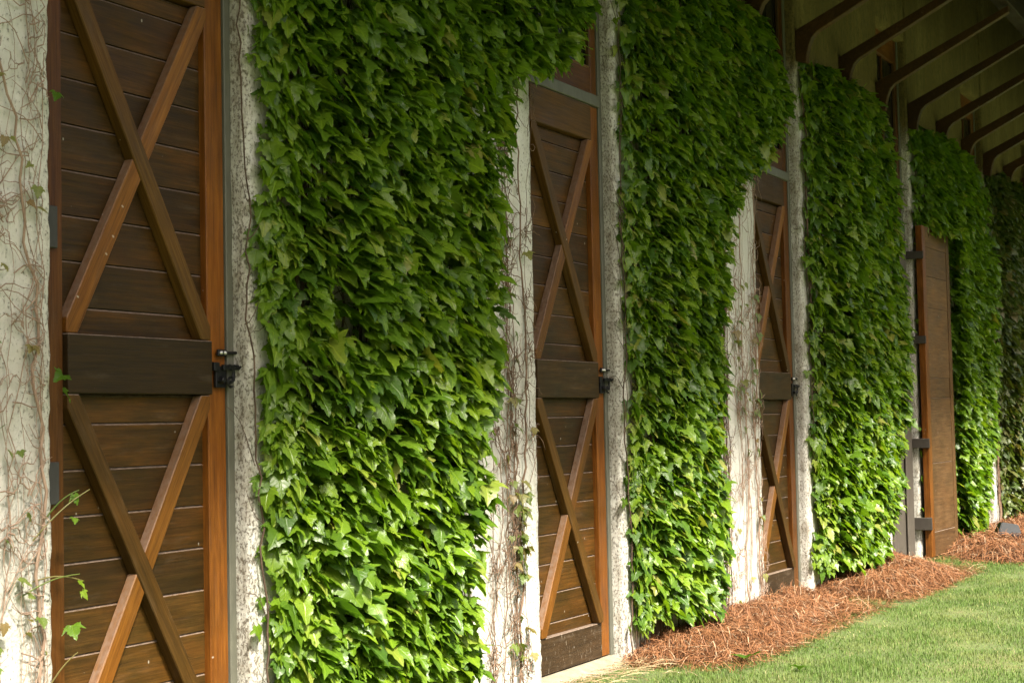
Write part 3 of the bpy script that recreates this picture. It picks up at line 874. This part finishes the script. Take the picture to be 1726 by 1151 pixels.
CAMN = np.array(CAM)
def make_ivy(name, label, xr, left, right, ztop, zbot, tmax, dens, size, matk='leaf', sparse=None, seed=0, cap=None, tl=0.5):
    """left/right: tables z -> x (relative to xr); tmax: depth of the leaf mass"""
    r = np.random.default_rng(500 + seed)
    root = empty(name, (0, 0, 0))
    tag(root, label, 'ivy', 'ivy plants covering the wall piers')
    xmax = max(b for _, b in right) + 0.1
    area = xmax * (ztop - zbot)
    n = int(area * dens)
    x = r.uniform(-0.05, xmax, n); z = r.uniform(zbot - 0.05, ztop, n)
    l = interp(left, z); rt = interp(right, z)
    # ragged outline
    e1 = np.array([noise.noise(Vector((seed * 5.1, zz * 2.6, 0))) * 0.08 + noise.noise(Vector((seed * 3.3, zz * 8.0, 4))) * 0.06 for zz in z])
    e2 = np.array([noise.noise(Vector((seed * 7.7, zz * 2.3, 9))) * 0.06 for zz in z])
    e3 = np.array([noise.noise(Vector((seed * 2.7, xx * 2.9, 14))) * 0.12 for xx in x])
    keep = (x > l + e2) & (x < rt + e1) & (z < ztop - 0.08 + e3)
    bot = zbot + np.array([noise.noise(Vector((seed * 1.7, xx * 4.0, 24))) * 0.08 for xx in x])
    keep &= z > bot
    if sparse is not None: keep &= r.uniform(0, 1, n) > sparse(x, z)
    gaps = np.array([noise.noise(Vector((xx * 4.2 + seed * 9, zz * 3.4, 31))) for xx, zz in zip(x, z)])
    x, z, l, rt, gaps = x[keep], z[keep], l[keep], rt[keep], gaps[keep]
    n = len(x)
    lump = np.array([noise.noise(Vector((xx * 2.6 + seed * 4, zz * 2.2, 55))) * 0.6 + noise.noise(Vector((xx * 6.5 + seed * 4, zz * 6, 65))) * 0.4 for xx, zz in zip(x, z)])
    dl = np.clip((x - l) / tl, 0, 1)
    T = tmax * (0.18 + 0.82 * dl * dl * (3 - 2 * dl)) * (1 + 0.55 * lump)
    T *= np.clip((ztop - z) / 0.3, 0.35, 1)
    lay = r.uniform(0, 1, n)
    depth = np.where(lay < 0.62, r.uniform(0.78, 1.0, n), r.uniform(0.15, 0.8, n)) * T
    if cap is not None: depth = np.minimum(depth, cap(x, z))
    # hollows where the shaded inside shows
    hollow = (gaps < -0.42) & (lay < 0.62) & (r.uniform(0, 1, n) < 0.85)
    depth[hollow] *= r.uniform(0.1, 0.5, hollow.sum())
    outer = depth / np.maximum(T, 1e-3)
    tilt = np.radians(np.clip(r.normal(33, 15, n), -4, 80))
    edge = np.clip(1 - (x - l) / 0.22, 0, 1)
    tilt = tilt * (1 - edge) + np.radians(np.clip(r.normal(72, 10, n), 45, 88)) * edge
    yawx = np.radians(r.normal(4, 24, n)) - edge * np.radians(22)
    roll = np.radians(r.normal(0, 22, n))
    sz = size * np.clip(r.normal(1.0, 0.27, n), 0.4, 1.5) * (1 - 0.25 * edge)
    k = r.choice(n, size=min(n, 26), replace=False)
    x[k] = r.uniform(-0.015, 0.06, len(k)); depth[k] = r.uniform(0.0, 0.012, len(k)); sz[k] = size * r.uniform(0.35, 0.75, len(k)); tilt[k] = np.radians(r.uniform(55, 85, len(k)))
    pos = np.stack([xr + x, -depth - 0.012, z + sz * 0.35], 1)
    W2, A, N2 = frames(tilt, yawx, roll)
    idx = r.integers(0, NV, n)
    rv = np.clip(r.beta(2.0, 2.3, n), 0, 0.999)
    odd = r.uniform(0, 1, n)
    rv = np.where(odd > 0.994, r.uniform(0.95, 0.999, n), np.clip(rv, 0, 0.93))
    # the leaves that show largest become parts of their own
    c = pos + A * (sz * 0.5)[:, None]
    dist = np.linalg.norm(c - CAMN, axis=1)
    score = sz / dist * (0.35 + np.clip(outer, 0, 1)) * (0.6 + 0.4 * (r.uniform(0, 1, n)))
    # keep to leaves inside the picture
    q = c - CAMN
    fz = q @ np.array(Fw); px = 863 + 2700 * (q @ np.array(Rr)) / fz; py = 575 - 2700 * (q @ np.array(Ur)) / fz
    vis = (px > 5) & (px < 1720) & (py > 5) & (py < 1146)
    score = np.where(vis, score, 0)
    order = np.argsort(-score)
    big = order[:290]
    rest = np.setdiff1d(np.arange(n), big)
    f = link('foliage', join_leaves(idx[rest], pos[rest], sz[rest], W2[rest], A[rest], N2[rest], M[matk], rv[rest]), root)
    tag(f, kind='stuff')
    for k in big:
        o = link('leaf', LM[matk][idx[k]], root)
        m = Matrix(((W2[k][0], A[k][0], N2[k][0], 0), (W2[k][1], A[k][1], N2[k][1], 0), (W2[k][2], A[k][2], N2[k][2], 0), (0, 0, 0, 1)))
        o.matrix_basis = Matrix.Translation(Vector(pos[k])) @ m @ Matrix.Scale(float(sz[k]), 4)
    return root

def wander(r, x, z0, z1, y=-0.012, amp=0.05, step=0.06, lean=0.0):
    n = max(4, int(abs(z1 - z0) / step))
    zz = np.linspace(z0, z1, n)
    xx = x + np.cumsum(r.normal(0, amp * 0.22, n)) + lean * (zz - z0)
    f = r.uniform(2, 5); ph = r.uniform(0, 6)
    xx += amp * 0.3 * np.sin(zz * f + ph)
    yy = y - 0.006 + 0.004 * np.sin(zz * 6 + ph) - np.abs(r.normal(0, 0.004, n))
    return np.stack([xx, yy, zz], 1)

def refl(v, lim):
    v = np.where(v > lim[1], 2 * lim[1] - v, v)
    return np.maximum(v, lim[0])

def stems_under(root, xr, xa, xb, z0, z1, cnt, seed, mat, rmin=0.003, rmax=0.010, y=-0.02, amp=0.06, named=12, xlim=None, tangle=0):
    """climbing stems on the wall: the stoutest are parts, the finer web is one part"""
    r = np.random.default_rng(900 + seed)
    allp = []
    for i in range(cnt):
        x = xr + r.uniform(xa, xb)
        h0 = z0 if r.uniform() < 0.7 else r.uniform(z0, (z0 + z1) / 2)
        h1 = z1 if r.uniform() < 0.6 else r.uniform((z0 + z1) / 2, z1)
        p = wander(r, x, h0, h1, y, amp)
        if xlim is not None: p[:, 0] = refl(p[:, 0], xlim)
        r0 = rmin + (rmax - rmin) * r.uniform() ** 2.5
        allp.append((p, np.linspace(r0, r0 * 0.5, len(p))))
    allp.sort(key=lambda a: -a[1][0])
    for p in allp[:named]:
        V, Q = tubes([p], 6)
        link('stem', np_mesh('stem', V, None, mat, quads=Q), root)
    fine = list(allp[named:])
    # side shoots
    for p, rad in allp:
        for k in range(int(len(p) * 0.22)):
            i = r.integers(1, len(p) - 1)
            s = p[i]; ln = r.uniform(0.05, 0.28); dr = r.choice([-1, 1])
            t = np.linspace(0, 1, 6)
            q = np.stack([s[0] + dr * ln * t * r.uniform(0.5, 1), s[1] + 0.003 - 0.012 * np.sin(t * 3) * r.uniform(0, 1), s[2] + ln * (t * r.uniform(-0.3, 0.9)) + 0.02 * np.sin(t * 5 + r.uniform(0, 6))], 1)
            if xlim is not None: q[:, 0] = refl(q[:, 0], xlim)
            fine.append((q, np.linspace(0.0025, 0.001, 6)))
    for k in range(tangle):
        p = allp[r.integers(0, len(allp))][0]; s = p[r.integers(0, len(p))] + np.array([r.normal(0, 0.02), 0, r.normal(0, 0.02)])
        for j in range(r.integers(3, 9)):
            m = r.integers(6, 12); dirn = r.uniform(0, 6.28); turn = np.cumsum(r.normal(0, 0.55, m)); st = r.uniform(0.008, 0.020)
            q = np.stack([s[0] + np.cumsum(np.cos(dirn + turn)) * st, s[1] - np.abs(np.cumsum(r.normal(0, 0.006, m))), s[2] + np.cumsum(np.sin(dirn + turn)) * st * 1.3], 1)
            if xlim is not None: q[:, 0] = refl(q[:, 0], xlim)
            fine.append((q, np.linspace(r.uniform(0.0014, 0.0034), 0.0009, m)))
    if fine:
        V, Q = tubes(fine, 4)
        tag(link('tendrils', np_mesh('tendrils', V, None, mat, quads=Q), root), kind='stuff')
    return allp

def little_leaves(root, pts, size, seed, mat='leaf_dry'):
    r = np.random.default_rng(1300 + seed)
    for p in pts:
        o = link('leaf', LM[mat][r.integers(0, NV)], root)
        t, y, ro = np.array([r.uniform(0.5, 1.4)]), np.array([r.normal(0, 0.5)]), np.array([r.normal(0, 0.4)])
        W2, A, N2 = frames(t, y, ro)
        m = Matrix(((W2[0][0], A[0][0], N2[0][0], 0), (W2[0][1], A[0][1], N2[0][1], 0), (W2[0][2], A[0][2], N2[0][2], 0), (0, 0, 0, 1)))
        o.matrix_basis = Matrix.Translation(Vector(p)) @ m @ Matrix.Scale(size * r.uniform(0.6, 1.3), 4)

xr0, xr1, xr2, xr3, xr4 = [RX(n) + OPEN_R for n in range(5)]
ivy1 = make_ivy('ivy', 'lush bright ivy on the nearest pier, right of the large X braced door', xr0,
                [(0, 0.06), (4, 0.03)], [(0, 1.22), (0.3, 1.28), (1.06, 1.42), (1.56, 1.53), (2.3, 1.61), (2.72, 1.68), (2.84, 1.9), (2.98, 2.3), (3.3, 2.6), (4.0, 2.5)],
                4.0, 0.20, 0.16, 1180, 0.088, seed=1)
ivy2 = make_ivy('ivy', 'dark glossy ivy on the second pier, between the second and third X braced doors', xr1,
                [(0, 0.07), (4, 0.05)], [(0, 0.95), (0.3, 1.08), (0.7, 1.15), (1.3, 1.12), (2.0, 1.28), (2.5, 1.42), (2.72, 1.6), (2.85, 2.0), (3.1, 2.4), (3.4, 2.5), (4.0, 2.25)],
                4.02, 0.17, 0.13, 1150, 0.083, seed=2)
ivy3 = make_ivy('ivy', 'trimmed ivy on the third pier, left of the open door leaf', xr2,
                [(0, 0.08), (4, 0.06)], [(0, 1.40), (0.3, 1.50), (0.8, 1.86), (1.27, 2.06), (1.9, 2.12), (2.5, 2.12), (3.0, 2.0), (3.7, 1.65)],
                3.90, 0.16, 0.18, 1080, 0.085, seed=3)
ivy4 = make_ivy('ivy', 'ivy on the fourth pier behind the open door leaf', xr3,
                [(0, 0.10), (2.9, 0.10), (3.0, 0.04), (4, 0.04)], [(0, 1.72), (0.3, 1.85), (1.25, 2.45), (2.0, 2.55), (2.76, 2.65), (3.7, 2.1)],
                3.90, 0.14, 0.18, 1020, 0.087, seed=4, cap=lambda x, z: np.where((x < 1.0) & (z < 2.86), 0.004, 1.0),
                sparse=lambda x, z: np.where((x < 0.93) & (z < 2.89), 1.1, 0.0))
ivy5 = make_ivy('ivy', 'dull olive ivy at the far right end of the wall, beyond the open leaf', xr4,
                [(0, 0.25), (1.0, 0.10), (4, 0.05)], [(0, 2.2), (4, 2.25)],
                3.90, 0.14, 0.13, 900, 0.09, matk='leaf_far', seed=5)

# stems below the leaves and on the bare ends of the piers
stems_under(ivy1, xr0, 0.02, 1.6, 0.0, 3.8, 46, 1, M['stem_dark'], y=-0.02, rmax=0.012)
stems_under(ivy2, xr1, 0.02, 1.5, 0.0, 3.9, 56, 2, M['stem_dark'], y=-0.02, rmax=0.012)
stems_under(ivy3, xr2, 0.02, 1.9, 0.0, 3.6, 56, 3, M['stem_dark'], y=-0.02, rmax=0.012)
stems_under(ivy4, xr3, 0.02, 2.0, 0.0, 3.6, 40, 4, M['stem_dark'], y=-0.02, rmax=0.012)
stems_under(ivy5, xr4, 0.05, 1.5, 0.0, 3.6, 50, 5, M['stem'], y=-0.02, rmax=0.012)
e1 = xr0 + 2.235 - 0.02
s1 = stems_under(ivy1, xr0, 1.70, 2.16, 0.02, 3.1, 11, 11, M['stem'], rmin=0.0016, rmax=0.008, y=-0.008, amp=0.05, xlim=(xr0 + 1.5, e1), tangle=105)
s2 = stems_under(ivy2, xr1, 1.45, 2.16, 0.02, 3.0, 17, 12, M['stem_pale'], rmin=0.0016, rmax=0.007, y=-0.008, amp=0.05, xlim=(xr1 + 1.2, xr1 + 2.215), tangle=70)
stems_under(ivy4, xr3, 1.8, 2.2, 0.02, 2.8, 20, 14, M['stem'], rmin=0.0025, rmax=0.008, y=-0.008, amp=0.05, xlim=(xr3 + 1.6, xr3 + 2.21))
r = np.random.default_rng(77)
def pts_on(allp, n, z0, z1, lo=None):
    out = []
    while len(out) < n:
        p = allp[r.integers(0, len(allp))][0]
        q = p[r.integers(0, len(p))]
        if z0 < q[2] < z1 and (lo is None or q[0] > lo): out.append((q[0] + r.normal(0, 0.02), q[1] - 0.012, q[2]))
    return out
little_leaves(ivy1, pts_on(s1, 34, 0.2, 2.2, xr0 + 1.9), 0.045, 1)
little_leaves(ivy1, pts_on(s1, 26, 0.55, 1.05, xr0 + 2.0), 0.055, 3)
little_leaves(ivy2, pts_on(s2, 46, 0.1, 2.2, xr1 + 1.6), 0.045, 2)

# near pier: bare vine with a few young leaves
vine = empty('climbing_vine', (0, 0, 0))
tag(vine, 'leafless climbing stems with a few small leaves on the white pier at far left', 'vine')
xe = RX(0) + OPEN_L
s0 = stems_under(vine, xe, -0.62, -0.03, 0.0, 3.0, 24, 21, M['stem_pale'], rmin=0.0016, rmax=0.008, y=-0.008, amp=0.07, named=14, xlim=(xe - 0.9, xe - 0.05), tangle=34)
little_leaves(vine, pts_on(s0, 60, 0.3, 2.4), 0.034, 21)
little_leaves(vine, [(xe + 0.03, -0.05, 1.09), (xe + 0.02, -0.06, 1.02), (xe + 0.035, -0.06, 0.83), (xe + 0.04, -0.07, 0.80), (xe + 0.02, -0.05, 0.70), (xe + 0.012, -0.03, 1.45), (xe + 0.0, -0.04, 1.40), (xe - 0.02, -0.04, 2.30)], 0.046, 22, 'leaf')
fine = []
for (sx, sz, ex, ez) in ((-0.10, 0.96, 0.075, 1.10), (-0.15, 0.80, 0.03, 0.85), (-0.05, 1.02, 0.03, 1.10), (-0.06, 0.50, 0.02, 0.62), (-0.1, 0.84, 0.04, 0.83)):
    t = np.linspace(0, 1, 8)
    fine.append((np.stack([xe + sx + (ex - sx) * t, -0.012 - 0.06 * t, sz + (ez - sz) * t + 0.015 * np.sin(t * 3)], 1), np.linspace(0.003, 0.0015, 8)))
for f_ in fine:
    V, Q = tubes([f_], 5)
    link('shoot', np_mesh('shoot', V, None, M['leaf_dry'], quads=Q, rnd=np.full(len(V), 0.3), uv=np.zeros((len(V), 2))), vine)

# ------------------------------------------------------------------ pine straw mounds
def in_poly(px, py, poly):
    c = np.zeros(len(px), bool); j = len(poly) - 1
    for i in range(len(poly)):
        xi, yi = poly[i]; xj, yj = poly[j]
        cond = ((yi > py) != (yj > py)) & (px < (xj - xi) * (py - yi) / (yj - yi + 1e-12) + xi)
        c ^= cond; j = i
    return c
def poly_dist(px, py, poly):
    d = np.full(len(px), 1e9)
    for i in range(len(poly)):
        a = np.array(poly[i]); b = np.array(poly[(i + 1) % len(poly)])
        ab = b - a
        t = np.clip(((px - a[0]) * ab[0] + (py - a[1]) * ab[1]) / (ab @ ab), 0, 1)
        d = np.minimum(d, np.hypot(px - a[0] - t * ab[0], py - a[1] - t * ab[1]))
    return d
def make_straw(name, label, poly, hmax, count, seed, back=None, wid=0.0022):
    r = np.random.default_rng(2000 + seed)
    xs = [p[0] for p in poly]; ys_ = [p[1] for p in poly]
    def height(px, py):
        ins = in_poly(px, py, poly)
        # outer edge distance: ignore the side that lies against the wall
        front = [(a, b) for a, b in poly]
        d = np.full(len(px), 1e9)
        for i in range(len(poly)):
            a = np.array(poly[i]); b = np.array(poly[(i + 1) % len(poly)])
            if a[1] > -0.01 and b[1] > -0.01: continue
            ab = b - a
            t = np.clip(((px - a[0]) * ab[0] + (py - a[1]) * ab[1]) / (ab @ ab), 0, 1)
            d = np.minimum(d, np.hypot(px - a[0] - t * ab[0], py - a[1] - t * ab[1]))
        h = hmax * (1 - np.exp(-d / 0.20)) * ins * (0.78 + 0.22 * np.sin(px * 4.3 + seed) * np.sin(px * 1.7 + py * 6.0 + 2 * seed) + 0.16 * np.sin(px * 11.0 + py * 9.0))
        return h, ins, d
    # core mound
    nx, ny = int((max(xs) - min(xs)) / 0.06) + 2, int((max(ys_) - min(ys_)) / 0.05) + 2
    gx, gy = np.meshgrid(np.linspace(min(xs), max(xs), nx), np.linspace(min(ys_), max(ys_), ny))
    h, ins, d = height(gx.ravel(), gy.ravel())
    nz = np.array([noise.noise(Vector((a * 5, b * 5, seed))) for a, b in zip(gx.ravel(), gy.ravel())])
    zz = np.where(ins, h * (0.85 + 0.3 * nz) - 0.012, -0.03)
    V = np.stack([gx.ravel(), gy.ravel(), zz], 1)
    i = np.arange(ny - 1)[:, None]; j = np.arange(nx - 1)[None, :]
    Q0 = np.stack([i * nx + j, i * nx + j + 1, (i + 1) * nx + j + 1, (i + 1) * nx + j], -1).reshape(-1, 4)
    Vs, Qs, Rs = [V], [Q0], [np.full(len(V), 0.12)]
    base = len(V)
    # needles
    n = count
    px = np.empty(0); py = np.empty(0)
    while len(px) < n:
        a = r.uniform(min(xs) - 0.05, max(xs) + 0.05, n); b = r.uniform(min(ys_) - 0.06, max(ys_), n)
        hh, ii, dd = height(a, b)
        ok = ii | (dd < 0.55 * r.uniform(0, 1, n) ** 5)
        px = np.concatenate([px, a[ok]]); py = np.concatenate([py, b[ok]])
    px, py = px[:n], py[:n]
    hh, ii, dd = height(px, py)
    ln = r.uniform(0.12, 0.30, n)
    th = r.uniform(0, 2 * math.pi, n)
    th = np.where(r.uniform(0, 1, n) < 0.5, r.normal(0.35, 0.5, n), th)
    pitch = np.abs(r.normal(0, 0.28, n)) * r.choice([-1, 1], n)
    stick = r.uniform(0, 1, n) > 0.94
    pitch = np.where(stick, r.uniform(0.5, 1.1, n), pitch)
    bend = r.normal(0, 0.5, n)
    S = 5
    t = np.linspace(-0.5, 0.5, S)
    ang = th[:, None] + bend[:, None] * t[None]
    dx = np.cumsum(np.cos(ang) * np.cos(pitch)[:, None], 1); dy = np.cumsum(np.sin(ang) * np.cos(pitch)[:, None], 1)
    dx = (dx - dx[:, S // 2:S // 2 + 1]) * (ln / S)[:, None]; dy = (dy - dy[:, S // 2:S // 2 + 1]) * (ln / S)[:, None]
    X = px[:, None] + dx; Y = np.minimum(py[:, None] + dy, -0.004 if back is None else back)
    hz, _, _ = height(X.ravel(), Y.ravel()); hz = hz.reshape(X.shape)
    Z = np.maximum(hz, 0.004) * 0.75 + hh[:, None] * 0.25 + r.uniform(-0.008, 0.035, n)[:, None] + np.sin(pitch)[:, None] * t[None] * ln[:, None] * 0.7 - 0.018 * (t[None] * 2) ** 2
    Z = np.maximum(Z, 0.004)
    w = wid * r.uniform(0.7, 1.3, n)
    sx = -np.sin(ang) * w[:, None] / 2; sy = np.cos(ang) * w[:, None] / 2
    tw = r.uniform(-0.7, 0.7, n)[:, None]
    A = np.stack([X - sx, Y - sy, Z - tw * w[:, None] / 2], -1); B = np.stack([X + sx, Y + sy, Z + tw * w[:, None] / 2], -1)
    VV = np.stack([A, B], 2).reshape(-1, 3)
    off = base + np.arange(n)[:, None] * (2 * S)
    k = np.arange(S - 1)[None, :] * 2
    Qn = np.stack([off + k, off + k + 2, off + k + 3, off + k + 1], -1).reshape(-1, 4)
    Vs.append(VV); Qs.append(Qn); Rs.append(np.repeat(np.clip(r.normal(0.52, 0.27, n), 0, 1), 2 * S))
    me = np_mesh(name, np.concatenate(Vs), None, M['straw'], rnd=np.concatenate(Rs), quads=np.concatenate(Qs))
    o = link(name, me)
    tag(o, label, 'pine straw', 'pine straw mounds along the wall', 'stuff')
    return o
make_straw('pine_straw', 'brown pine straw heap under the second pier, nearest the camera',
           [(7.72, 0), (7.80, -0.22), (8.0, -0.52), (8.5, -0.60), (9.1, -0.52), (9.8, -0.46), (10.4, -0.47), (10.7, -0.3), (10.9, -0.12), (11.0, 0)], 0.125, 15000, 1)
make_straw('pine_straw', 'brown pine straw heap under the third pier, left of the open leaf',
           [(11.0, 0), (11.02, -0.20), (11.1, -0.5), (11.5, -0.66), (12.2, -0.66), (12.95, -0.60), (13.3, -0.34), (13.45, -0.15), (13.5, 0)], 0.15, 13000, 2)
make_straw('pine_straw', 'farthest brown pine straw heap, with a dark box lying on it',
           [(14.75, 0), (14.45, -0.16), (14.15, -0.35), (13.9, -0.7), (14.1, -1.0), (15.0, -1.2), (17.0, -1.3), (19.5, -1.2), (20.5, -0.6), (20.5, 0)], 0.15, 15000, 3, wid=0.0030)

# dark wedge-shaped box on the far straw
bm = bmesh.new()
pv = [(-0.20, -0.11, 0), (0.20, -0.11, 0), (0.20, 0.11, 0), (-0.20, 0.11, 0), (-0.155, -0.07, 0.105), (0.075, -0.07, 0.105), (0.075, 0.08, 0.115), (-0.155, 0.08, 0.115)]
vs = [bm.verts.new(p) for p in pv]
for f in ((3, 2, 1, 0), (4, 5, 6, 7), (0, 1, 5, 4), (1, 2, 6, 5), (2, 3, 7, 6), (3, 0, 4, 7)): bm.faces.new([vs[i] for i in f])
bmesh.ops.bevel(bm, geom=bm.edges[:], offset=0.008, segments=2, affect='EDGES')
me = bpy.data.meshes.new('utility_box'); bm.to_mesh(me); bm.free()
ub = link('utility_box', me, None, M['box'])
ub.location = (15.72, -0.44, 0.115); ub.rotation_euler = (0.10, 0.05, RAD(18))
tag(ub, 'low dark grey wedge shaped box lying on the far straw', 'box')
rim = box('base_rim', -0.21, 0.21, -0.12, 0.12, -0.012, 0.004, M['box'], None, 0.003); rim.parent = ub

# ------------------------------------------------------------------ grass
def make_grass():
    r = np.random.default_rng(3)
    n = 330000
    u = r.uniform(0, 1, n)
    x = 6.0 + 15.0 * u ** 1.25
    y = -0.02 - 4.2 * r.uniform(0, 1, n) ** 1.1
    # inside the wedge the picture sees, plus a margin to either side
    lim = -0.9 - (x - 7.0) * 0.0 - np.clip((9.5 - x), 0, None) * 0.0
    keep = np.ones(n, bool)
    bald = np.array([noise.noise(Vector((a * 2.2, b * 2.2, 3))) for a, b in zip(x, y)])
    keep &= r.uniform(0, 1, n) > np.clip((bald - 0.1) * 1.6, 0, 0.65)
    x, y, bald = x[keep], y[keep], bald[keep]; n = len(x)
    hgt = r.uniform(0.012, 0.030, n)
    hgt *= np.clip(0.95 - 0.9 * bald, 0.5, 1.6)
    th = r.uniform(0, 2 * math.pi, n)
    lean = np.abs(r.normal(0, 0.55, n))
    w = r.uniform(0.0020, 0.0036, n)
    d = np.stack([np.cos(th), np.sin(th)], 1)
    base = np.stack([x, y, np.zeros(n) - 0.003], 1)
    s = np.stack([-d[:, 1], d[:, 0], np.zeros(n)], 1) * w[:, None] / 2
    midp = base + np.stack([d[:, 0] * hgt * lean * 0.3, d[:, 1] * hgt * lean * 0.3, hgt * 0.6], 1)
    tip = base + np.stack([d[:, 0] * hgt * lean, d[:, 1] * hgt * lean, hgt * np.clip(1.0 - 0.25 * lean, 0.3, 1)], 1)
    V = np.stack([base - s, base + s, midp + s * 0.8, midp - s * 0.8, tip], 1).reshape(-1, 3)
    o = np.arange(n)[:, None] * 5
    T = np.concatenate([o + np.array([[0, 1, 2]]), o + np.array([[0, 2, 3]]), o + np.array([[3, 2, 4]])], 0)
    rv = np.clip(r.normal(0.45, 0.22, n) + np.clip(bald, 0, 1) * 0.5, 0, 1)
    me = np_mesh('grass_blades', V, T, M['grass'], rnd=np.repeat(rv, 5))
    tag(link('grass_blades', me), 'short mown green grass blades of the lawn', 'grass', kind='stuff')
make_grass()

# dry clippings in front of the second door's sill
def clippings():
    r = np.random.default_rng(8)
    P_ = []
    for i in range(150):
        x = r.uniform(6.9, 8.0); y = -0.03 - abs(r.normal(0, 0.12)) - (0.2 * r.uniform() if r.uniform() < 0.25 else 0)
        ln = r.uniform(0.05, 0.22); th = r.normal(0.5, 0.9); t = np.linspace(-0.5, 0.5, 4)
        P_.append((np.stack([x + ln * np.cos(th) * t, np.minimum(y + ln * np.sin(th) * t, -0.02), 0.022 + 0.02 * r.uniform() + 0.0 * t - 0.03 * t * t], 1), 0.0014))
    V, Q = tubes(P_, 3)
    rv = np.repeat(r.uniform(0, 1, len(P_)), 12)
    tag(link('dry_clippings', np_mesh('dry_clippings', V, None, M['dry_grass'], quads=Q, rnd=rv)), 'pale dry grass clippings scattered at the sill of the second door', 'clippings', kind='stuff')
clippings()

# fallen ivy leaves on the lawn
def fallen(x, y, s, label, seed, n=1, mat='leaf'):
    r = np.random.default_rng(seed)
    for k in range(n):
        o = link('fallen_leaf', LM[mat][r.integers(0, NV)])
        o.location = (x, y, 0.03)
        o.rotation_euler = (r.uniform(-0.4, 0.4), r.uniform(-0.4, 0.4), r.uniform(0, 6.28)); o.scale = (s, s, s)
        tag(o, label, 'leaf', 'fallen ivy leaves on the lawn')
fallen(8.02, -0.58, 0.10, 'fallen green ivy leaf at the front edge of the nearest straw heap', 5)
fallen(11.26, -0.50, 0.12, 'fallen pale ivy leaf at the edge of the straw heap under the third pier', 6, mat='leaf_dry')
fallen(7.83, -0.92, 0.07, 'small curled green leaf out on the open lawn near the camera', 9)

# ------------------------------------------------------------------ unseen trees behind the camera, added to block low skylight
def blocker_trees():
    r = np.random.default_rng(41)
    n = 40000
    k = 46
    cx = np.linspace(-60, 75, k) + r.normal(0, 1.2, k); cy = -38 + r.normal(0, 2.0, k); ch = r.uniform(6.5, 10.0, k); cr = r.uniform(2.6, 4.2, k)
    m = 26
    cx = np.concatenate([cx, 78 + r.normal(0, 2.0, m)]); cy = np.concatenate([cy, np.linspace(-36, 45, m) + r.normal(0, 1.2, m)])
    ch = np.concatenate([ch, r.uniform(6.5, 10.0, m)]); cr = np.concatenate([cr, r.uniform(2.6, 4.2, m)]); k += m
    w = r.integers(0, k, n)
    u = r.normal(0, 1, (n, 3)); u /= np.linalg.norm(u, axis=1)[:, None]
    rad = r.uniform(0.75, 1.0, n) ** 0.5
    P_ = np.stack([cx[w] + u[:, 0] * rad * cr[w], cy[w] + u[:, 1] * rad * cr[w], ch[w] * 0.52 + u[:, 2] * rad * ch[w] * 0.5], 1)
    a = r.normal(0, 1, (n, 3)); a /= np.linalg.norm(a, axis=1)[:, None]
    b = np.cross(a, r.normal(0, 1, (n, 3))); b /= np.linalg.norm(b, axis=1)[:, None]
    sz = r.uniform(0.3, 0.7, n)[:, None]
    V = np.stack([P_ - a * sz, P_ + b * sz * 0.6, P_ + a * sz, P_ - b * sz * 0.6], 1).reshape(-1, 3)
    V[:, 2] = np.maximum(V[:, 2], 0.0)
    Q = np.arange(4 * n).reshape(-1, 4)
    me = np_mesh('blocker_trees', V, None, M['blocker_trees'], rnd=np.repeat(r.uniform(0, 1, n), 4), quads=Q, smooth=False)
    tag(link('blocker_trees', me), 'unseen row of green trees added across the lawn to block low skylight', 'trees', kind='stuff')
M['blocker_trees'] = fibre_mat('blocker_leaf', [(0.0, (0.030, 0.055, 0.012)), (0.6, (0.050, 0.085, 0.018)), (1.0, (0.075, 0.110, 0.025))], trans=0.2)
blocker_trees()
